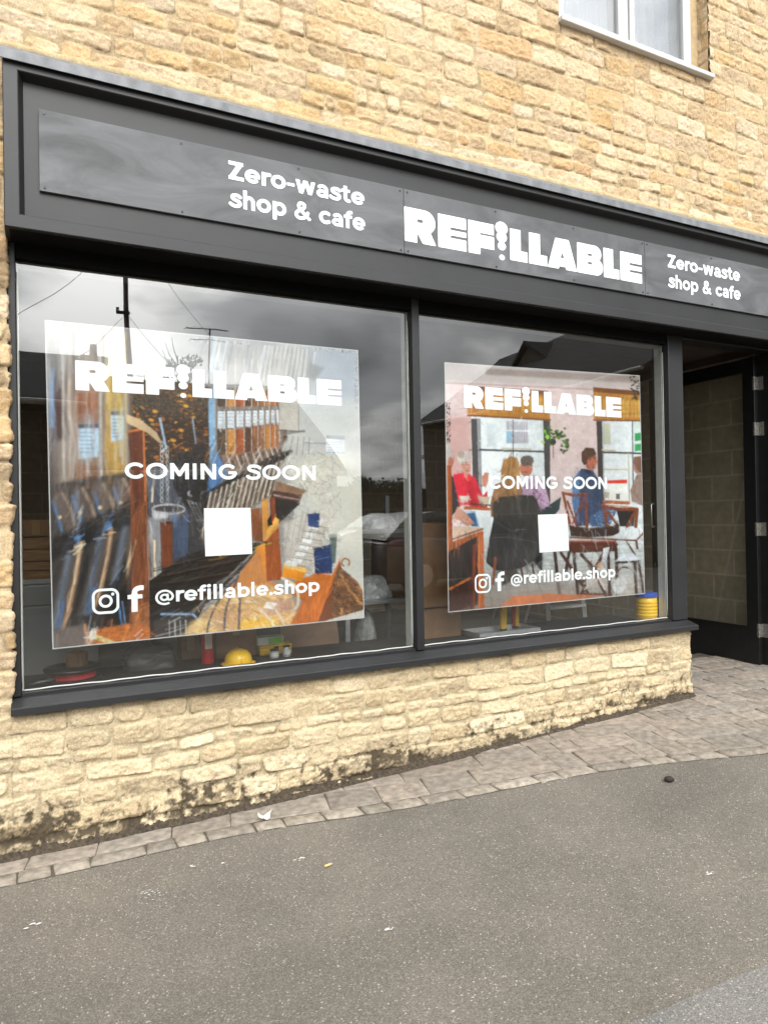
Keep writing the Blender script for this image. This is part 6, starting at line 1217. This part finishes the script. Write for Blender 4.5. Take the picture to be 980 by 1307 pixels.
for a in ((245, 1106, 3, .005, .012), (287, 1104, 4, .005, .014), (192, 1140, 34, .0034, .03), (35, 1181, 4, .008, .018), (385, 1095, 9, .005, .012), (905, 1115, 9, .005, .009), (498, 1185, 5, .006, .010), (350, 1180, 2, .004, .01), (880, 1050, 2, .003, .05), (700, 1180, 2, .003, .2), (300, 1230, 3, .003, .2), (820, 1100, 3, .003, .2)): splat(*a)
o = raw(sp_, 'plaster_spots', mat('dried_plaster', (.58, .57, .54), .9, .1, 30), None); tag(o, 'scattered dried white plaster spots on the asphalt', None, None, 'stuff')
gr = MB(); rs2 = np.random.RandomState(5)
for _ in range(420):
    X = rs2.uniform(-.3, 4.6) if _ % 2 else rs2.uniform(3.6, 5.6); off = rs2.exponential(.07)+.03; Y = -.03-off if _ % 3 else float(kerb(X))+rs2.uniform(0, .9); r0 = rs2.uniform(.0012, .0045)
    if Y > .2: continue
    z = put_z(X, Y)+.001; v = [(X+r0*rs2.uniform(.6, 1.2)*math.cos(k*2.09), Y+r0*rs2.uniform(.6, 1.2)*math.sin(k*2.09), z) for k in range(3)]+[(X, Y, z+r0)]; gr.add(v, [(0, 1, 3), (1, 2, 3), (2, 0, 3)])
o = raw(gr, 'grit', mat('stone_grit', (.22, .18, .13), .95, .5, 200), None); tag(o, 'loose grit and stone crumbs scattered on the paving', None, None, 'stuff')
#@@PART4
# ------------------------------------------------------------------ across the street, behind the viewer: what the panes mirror
M_tile = brick_mat('lichened_clay_tiles', (.10, .065, .045), (.060, .045, .035), (.02, .016, .013), .20, .16, .014, (0, 1), .6)
_t = M_tile.node_tree; _p = _t.nodes['Principled BSDF']; _src = _p.inputs['Base Color'].links[0].from_socket
_n = nn(_t, 'ShaderNodeTexNoise'); _n.inputs['Scale'].default_value = 6; _n.inputs['Detail'].default_value = 8; _n.inputs['Roughness'].default_value = .7
_c = nn(_t, 'ShaderNodeTexCoord'); link(_t, _c.outputs['Object'], _n.inputs['Vector'])
_r = nn(_t, 'ShaderNodeValToRGB'); _r.color_ramp.elements[0].position = .60; _r.color_ramp.elements[0].color = (0, 0, 0, 1); _r.color_ramp.elements[1].position = .66; _r.color_ramp.elements[1].color = (1, 1, 1, 1); link(_t, _n.outputs[0], _r.inputs[0])
_m = nn(_t, 'ShaderNodeMix', data_type='RGBA'); link(_t, _r.outputs[0], _m.inputs[0]); link(_t, _src, _m.inputs[6]); _m.inputs[7].default_value = (.42, .25, .05, 1); link(_t, _m.outputs[2], _p.inputs['Base Color'])
M_slate = brick_mat('dark_slates', (.030, .030, .032), (.042, .041, .042), (.012, .012, .012), .25, .18, .008, (0, 1), .5)
M_slatex = brick_mat('dark_slates_side', (.030, .030, .032), (.042, .041, .042), (.012, .012, .012), .25, .18, .008, (1, 0), .5)
M_oldstone = brick_mat('weathered_stone', (.13, .10, .065), (.16, .125, .08), (.10, .08, .055), .42, .16, .012, (0, 2), .6)
M_render = mat('buff_render', (.15, .12, .085), .9, .15, 3, .2, 40)
M_brick = brick_mat('brown_brick', (.11, .06, .04), (.14, .075, .05), (.13, .11, .09), .225, .075, .01, (0, 2), .4)
M_winglass = mat('dark_room_glass', (.02, .023, .028), .08, .1, 2)
def house(name, label, cat, x0, x1, yf, dep, eave, ridge, wm, rm, wins=(), chim=(), base=-.4, door=None, along='x'):
    """front faces +y at yf; the building runs back to yf-dep"""
    t = empty(name, ((x0+x1)/2, yf-dep/2, base), label, cat); yb = yf-dep; ym = (yf+yb)/2; xm = (x0+x1)/2
    b = MB().box(x0, x1, yb, yf, base, eave)
    if along == 'x': b.prism([(yf, eave), (yb, eave), (ym, ridge-.12)], x0, x1, 'x')
    else: b.prism([(x0, eave), (x1, eave), (xm, ridge-.12)], yb, yf, 'y')
    b.build('wall', wm, t); r = MB(); o = .3; h = .14
    if along == 'x':
        s = (ridge-eave)/(dep/2)
        for a in (yf, yb):
            sg = 1 if a > ym else -1; r.prism([(a+sg*o, eave-o*s), (ym, ridge), (ym, ridge+h), (a+sg*o, eave-o*s+h)], x0-.15, x1+.15, 'x')
    else:
        s = (ridge-eave)/((x1-x0)/2)
        for a in (x0, x1):
            sg = 1 if a > xm else -1; r.prism([(a+sg*o, eave-o*s), (xm, ridge), (xm, ridge+h), (a+sg*o, eave-o*s+h)], yb-.15, yf+.15, 'y')
    rf_ = r.build('roof', rm, t)
    for cx, cw, ch in chim:
        c_ = MB(); c_.box(cx-cw/2, cx+cw/2, ym-cw/2, ym+cw/2, ridge-.5, ridge+ch).box(cx-cw/2-.05, cx+cw/2+.05, ym-cw/2-.05, ym+cw/2+.05, ridge+ch-.14, ridge+ch-.02); c_.lathe([(.10, 0), (.08, .3), (.06, .3), (.08, 0)], (cx, ym, ridge+ch-.02), 12); c_.build('chimney', M_brick, rf_)
    for wx, wz, ww, wh in wins:
        f = MB(); y = yf+.004; f.box(wx-ww/2, wx-ww/2+.07, yf-.05, yf+.03, wz, wz+wh).box(wx+ww/2-.07, wx+ww/2, yf-.05, yf+.03, wz, wz+wh).box(wx-ww/2+.07, wx+ww/2-.07, yf-.05, yf+.03, wz, wz+.07).box(wx-ww/2+.07, wx+ww/2-.07, yf-.05, yf+.03, wz+wh-.07, wz+wh).box(wx-.03, wx+.03, yf-.05, yf+.03, wz+.07, wz+wh-.07)
        fo = f.build('window', M_white, t); MB().box(wx-ww/2+.07, wx+ww/2-.07, yf-.004, yf+.006, wz+.07, wz+wh-.07).build('pane', M_winglass, fo); MB().box(wx-ww/2-.08, wx+ww/2+.08, yf-.02, yf+.10, wz-.09, wz-.001).build('sill', M_render, fo)
    if door is not None:
        d_ = MB().box(door-.48, door+.48, yf-.01, yf+.03, base, base+2.4).build('door', M_ply, t); MB().box(door+.33, door+.39, yf+.03, yf+.06, base+1.35, base+1.45).build('handle', M_steel, d_)
    g = MB()
    if along == 'x': g.tube([(x0-.1, yf+o+.05, eave-o*s+.05), (x1+.1, yf+o+.05, eave-o*s+.05)], .06, 8)
    else: g.tube([(x0-o-.05, yb-.1, eave-o*s+.05), (x0-o-.05, yf+.1, eave-o*s+.05)], .06, 8)
    g.build('gutter', mat('pale_gutter', (.4, .38, .34), .5, .1, 6), t); return t
d0 = 11.0
bx0, bx1 = mirror(104, 500, d0+2)[0], mirror(388, 500, d0+2)[0]
house('tiled_outbuilding', 'low stone outbuilding with lichen-spotted brown tiles mirrored in the larger window', 'outbuilding', bx0, bx1, .06-d0, 7.2, mirror(240, 598, d0)[2], mirror(240, 492, d0+3.6)[2], M_oldstone, M_tile, [], [((bx0*.93+bx1*.07), .55, .5)], door=(bx0+bx1)/2)
ax0, ax1 = mirror(-110, 480, d0)[0], mirror(98, 480, d0)[0]
house('slated_barn', 'dark slate-roofed barn mirrored at the edge of the larger window', 'barn', ax0, ax1, .06-d0+.6, 6, mirror(40, 512, d0-.6)[2], mirror(40, 458, d0+2.4)[2], M_oldstone, M_slate, [(ax1-1.6, 1.0, .8, 1.0)], [])
d1 = 21
cx0 = mirror(539, 560, d1+6)[0]+.3; cx1 = cx0+5.5
house('gabled_cottage', 'small gabled cottage with dark roof mirrored beside the mullion', 'house', cx0, cx1, .06-d1, 6, mirror(545, 566, d1)[2], mirror(598, 520, d1)[2], M_render, M_slatex, [(cx0+.9, mirror(548, 598, d1)[2], .8, 1.3), (cx0+3, mirror(548, 598, d1)[2], .8, 1.3)], [], along='y', door=cx0+1.8)
d2 = 13
ex0, ex1 = mirror(618, 450, d2+5)[0]+.15, mirror(790, 450, d2)[0]
house('slated_house', 'large house with broad dark slate roof mirrored in the window nearer the door', 'house', ex0, ex1, .06-d2, 5, mirror(700, 492, d2)[2], mirror(690, 440, d2+2.5)[2], M_render, M_slate, [(ex0+2+3*k, 1.0, 1.1, 1.4) for k in range(3)], [], door=ex0+3.4)
gx0 = mirror(800, 480, 9)[0]
house('rendered_house', 'buff rendered house with pale gutter mirrored at the right of the window', 'house', gx0, gx0+7, -8.2, 11, mirror(800, 472, 9)[2], mirror(800, 472, 9)[2]+2.6, M_render, M_slatex, [(gx0+1.6, 1.0, 1.1, 1.4), (gx0+4.6, 1.0, 1.1, 1.4)], [], along='y', door=gx0+3.1)
# low garden wall and trees far off between the roofs
wx0, wy0, wz0 = mirror(440, 630, 24); wx1 = mirror(560, 630, 24)[0]
gw = MB().box(wx0-3, wx1+2, wy0-.35, wy0, -.4, mirror(480, 628, 24)[2]).box(wx0-3.02, wx1+2.02, wy0-.40, wy0+.05, mirror(480, 628, 24)[2]+.001, mirror(480, 628, 24)[2]+.08).build('garden_wall', M_oldstone); tag(gw, 'long low stone garden wall under the far round tree', 'wall')
def leaves(name, blobs, n, size, m, parent, seed):
    r_ = np.random.RandomState(seed); V = []; F = []
    for k in range(n):
        b = blobs[r_.randint(len(blobs))]; v = r_.normal(size=3); v /= np.linalg.norm(v); q = np.array(b[:3])+v*b[3]*r_.rand()**.45*np.array([1, 1, .85]); a = r_.normal(size=3); a /= np.linalg.norm(a); c_ = np.cross(a, r_.normal(size=3)); c_ /= np.linalg.norm(c_); s = size*r_.uniform(.6, 1.4); i = len(V)
        V += [q-a*s, q+c_*s*.5, q+a*s, q-c_*s*.5]; F.append((i, i+1, i+2, i+3))
    me = bpy.data.meshes.new(name); me.from_pydata([tuple(v) for v in V], [], F); me.update(); return obj(name, me, m, parent)
M_leaf = mat('dark_tree_leaves', (.035, .05, .02), .8, .4, 3); M_bark = mat('tree_bark', (.06, .05, .04), .95, .3, 8, .4, 20)
tx, ty, tz = mirror(486, 622, 38); th_ = mirror(486, 609, 38)[2]; t = empty('round_tree', (tx, ty, -.3), 'distant round dark tree mirrored above the garden wall beside the mullion', 'tree'); rr0 = max(th_-2.2, 1.2)
MB().tube([(tx, ty, -.3), (tx+.05, ty, 1.4), (tx, ty, th_-.6)], [.22, .16, .05], 8).build('trunk', M_bark, t, True)
rb = np.random.RandomState(3); leaves('crown', [(tx+rb.normal()*1.0, ty+rb.normal()*.9, th_-1.1+rb.normal()*.45, .8) for _ in range(9)], 2600, .13, M_leaf, t, 4)
tx, ty, tz = mirror(226, 470, 17); th_ = mirror(226, 440, 17)[2]; t = empty('young_tree', (tx, ty, -.3), 'thin young tree with sparse leaves rising behind the tiled outbuilding', 'tree')
MB().tube([(tx, ty, -.3), (tx+.1, ty, 3), (tx, ty, th_-.3)], [.10, .07, .015], 7).build('trunk', M_bark, t, True); rb = np.random.RandomState(6)
for k in range(9): a = rb.rand()*6.28; z = th_-1.6+k*.14; MB().tube([(tx+.02, ty, z), (tx+.3*math.cos(a), ty+.3*math.sin(a), z+.30), (tx+.42*math.cos(a), ty+.42*math.sin(a), z+.6)], [.02, .012, .004], 5).build('branch', M_bark, t)
leaves('crown', [(tx+rb.normal()*.25, ty+rb.normal()*.25, th_-.9+rb.normal()*.38, .22) for _ in range(16)], 420, .065, M_leaf, t, 8)
# telegraph pole, wires and the roof aerial
pb, pt_ = mirror(174, 640, 9.0), mirror(162, 335, 9.0); t = empty('telegraph_pole', (pb[0], pb[1], -.3), 'slim telegraph pole with a short bracket mirrored over the sign name on the larger poster', 'pole')
MB().tube([(pb[0]+.05, pb[1], -.3), pb, pt_, (pt_[0]-.02, pt_[1], pt_[2]+1.2)], [.06, .055, .040, .038], 12).build('pole', M_bark, t, True); xb_ = mirror(165, 401, 9.0)
MB().box(xb_[0]-.18, xb_[0]+.05, xb_[1]+.03, xb_[1]+.08, xb_[2]-.03, xb_[2]+.03).box(xb_[0]-.18, xb_[0]-.13, xb_[1]+.03, xb_[1]+.08, xb_[2]+.03, xb_[2]+.10).build('bracket', M_blackp, t)
def wire(a, b, label):
    pts = [tuple(np.array(a)*(1-k/12)+np.array(b)*k/12-np.array([0, 0, .25*math.sin(math.pi*k/12)])) for k in range(13)]; o = MB().tube(pts, .0045, 5).build('overhead_wire', M_blackp); tag(o, label, 'wire', 'overhead wires from the telegraph pole')
A = (xb_[0], xb_[1], xb_[2])
wire(A, mirror(62, 462, 10.2), 'overhead wire running down from the pole bracket to the dark barn'); wire(A, mirror(250, 478, 11.5), 'overhead wire running down from the pole bracket to the tiled outbuilding'); wire((pt_[0], pt_[1], pt_[2]+.9), mirror(20, 405, 6.0), 'overhead wire slanting from the pole top past the corner of the window'); wire((pt_[0], pt_[1], pt_[2]+.9), mirror(276, 440, 14.5), 'overhead wire slanting from the pole top towards the roof aerial')
a0, a1 = mirror(266, 496, d0+3.6), mirror(265, 420, d0+3.6); t = empty('roof_aerial', a0, 'thin television aerial on the ridge of the tiled outbuilding', 'aerial')
MB().tube([a0, a1], .022, 8).build('mast', M_blackp, t)
for py, w0, n_ in ((421, .62, 7), (436, .5, 5)):
    z = mirror(265, py, d0+3.6)[2]; m_ = MB(); m_.tube([(a0[0]-w0, a0[1], z), (a0[0]+w0*.9, a0[1]+.1, z-.03)], .014, 6)
    for k in range(n_): q = -w0+k*1.8*w0/(n_-1); m_.tube([(a0[0]+q, a0[1]-.14, z), (a0[0]+q, a0[1]+.14, z)], .007, 5)
    m_.build('array', M_blackp, t)
# parked cars
def car(x, y, base, paint, label, flip=1):
    t = empty('parked_car', (x, y, base), label, 'car', 'cars parked across the street'); L = 4.2; f = flip
    prof = [(-2.08, .38), (-2.1, .62), (-2.02, .90), (-1.75, .98), (-1.0, .99), (.62, .97), (1.15, .90), (1.75, .78), (2.02, .66), (2.1, .50), (2.06, .30), (1.75, .22), (-1.8, .22)]
    def loft(P, ws, nm, m_, par, zs=None):
        """sections across the car: outline P repeated at half widths ws"""
        v = []; n = len(P)
        for wy, sc, dz in ws: v += [(x+f*(px_*sc), y+wy, base+(pz if pz < .3 else pz*1.0+dz)) for px_, pz in P]
        F = [list(range(n))[::-1], list(range((len(ws)-1)*n, len(ws)*n))]+[(a*n+i, a*n+(i+1) % n, (a+1)*n+(i+1) % n, (a+1)*n+i) for a in range(len(ws)-1) for i in range(n)]
        return autosmooth(MB().add(v, F).build(nm, m_, par), 50)
    loft(prof, [(-.86, .97, -.05), (-.82, .99, -.01), (-.55, 1, 0), (.55, 1, 0), (.82, .99, -.01), (.86, .97, -.05)], 'body', paint, t)
    cab = [(-1.92, .96), (-1.45, 1.38), (-.9, 1.47), (.0, 1.46), (.35, 1.36), (1.05, .93)]; v = []; n = len(cab)
    for wy, s_ in ((-.78, 0), (-.60, 1), (.60, 1), (.78, 0)): v += [(x+f*px_, y+(wy if pz < 1.0 else wy*(.60/.60 if s_ else .78)), base+pz) for px_, pz in cab]
    F = [list(range(n)), list(range(3*n, 4*n))]+[(a*n+i, a*n+(i+1) % n, (a+1)*n+(i+1) % n, (a+1)*n+i) for a in range(3) for i in range(n)]
    autosmooth(MB().add(v, F).build('cabin', paint, t), 40)
    for sgn in (-1, 1):
        yy = lambda z: y+sgn*(.786-(z-.96)*.36)
        for P in ([(-1.55, 1.02), (-1.28, 1.34), (-.42, 1.38), (-.42, 1.02)], [(-.36, 1.02), (-.36, 1.38), (.02, 1.37), (.28, 1.29), (.78, 1.02)]):
            MB().add([(x+f*a, yy(b), base+b) for a, b in P], [tuple(range(len(P)))]).build('side_window', M_winglass, t)
        MB().box(min(x+f*.70, x+f*.86), max(x+f*.70, x+f*.86), y+sgn*.95-.07, y+sgn*.95+.07, base+.98, base+1.10, .02).build('mirror', paint, t)
        MB().lathe([(.001, 0), (.11, .0), (.13, -.02), (.13, -.06), (.001, -.06)], (0, 0, 0), 16)
        h_ = MB(); h_.tube([(x+f*1.86, y+sgn*.66, base+.70), (x+f*2.03, y+sgn*.62, base+.655)], [.13, .10], 14); h_.build('headlight', mat('headlamp_lens', (.6, .62, .64), .1, .02, 5), t)
        for wx in (-1.3, 1.32):
            q = (x+f*wx, y+sgn*.80, base+.31); w_ = MB(); w_.tube([(q[0], y+sgn*.66, q[2]), (q[0], y+sgn*.69, q[2]), (q[0], y+sgn*.85, q[2]), (q[0], y+sgn*.875, q[2])], [.28, .31, .31, .28], 26); wo = w_.build('wheel', M_blackp, t); MB().tube([(q[0], y+sgn*.87, q[2]), (q[0], y+sgn*.882, q[2])], [.20, .17], 20).build('rim', M_alu, wo)
    P = [(.42, 1.33, .56), (1.02, .97, .70)]; MB().add([(x+f*(P[0][0]+.03), y-P[0][2], base+P[0][1]+.02), (x+f*(P[0][0]+.03), y+P[0][2], base+P[0][1]+.02), (x+f*(P[1][0]+.03), y+P[1][2], base+P[1][1]+.02), (x+f*(P[1][0]+.03), y-P[1][2], base+P[1][1]+.02)], [(0, 1, 2, 3)]).build('windscreen', M_winglass, t)
    return t
cx_, cy_, _ = mirror(585, 705, 7.4); car(cx_, cy_, float(gz(cx_, cy_)), mat('grey_car_paint', (.16, .155, .15), .25, .05, 3, metal=.3), 'dark grey car mirrored low in the window beside the mullion')
cx_, cy_, _ = mirror(488, 665, 17); car(cx_, cy_, float(gz(cx_, cy_)), mat('silver_car_paint', (.55, .56, .57), .25, .05, 3, metal=.3), 'silver car mirrored far off beside the rack in the larger window', -1)
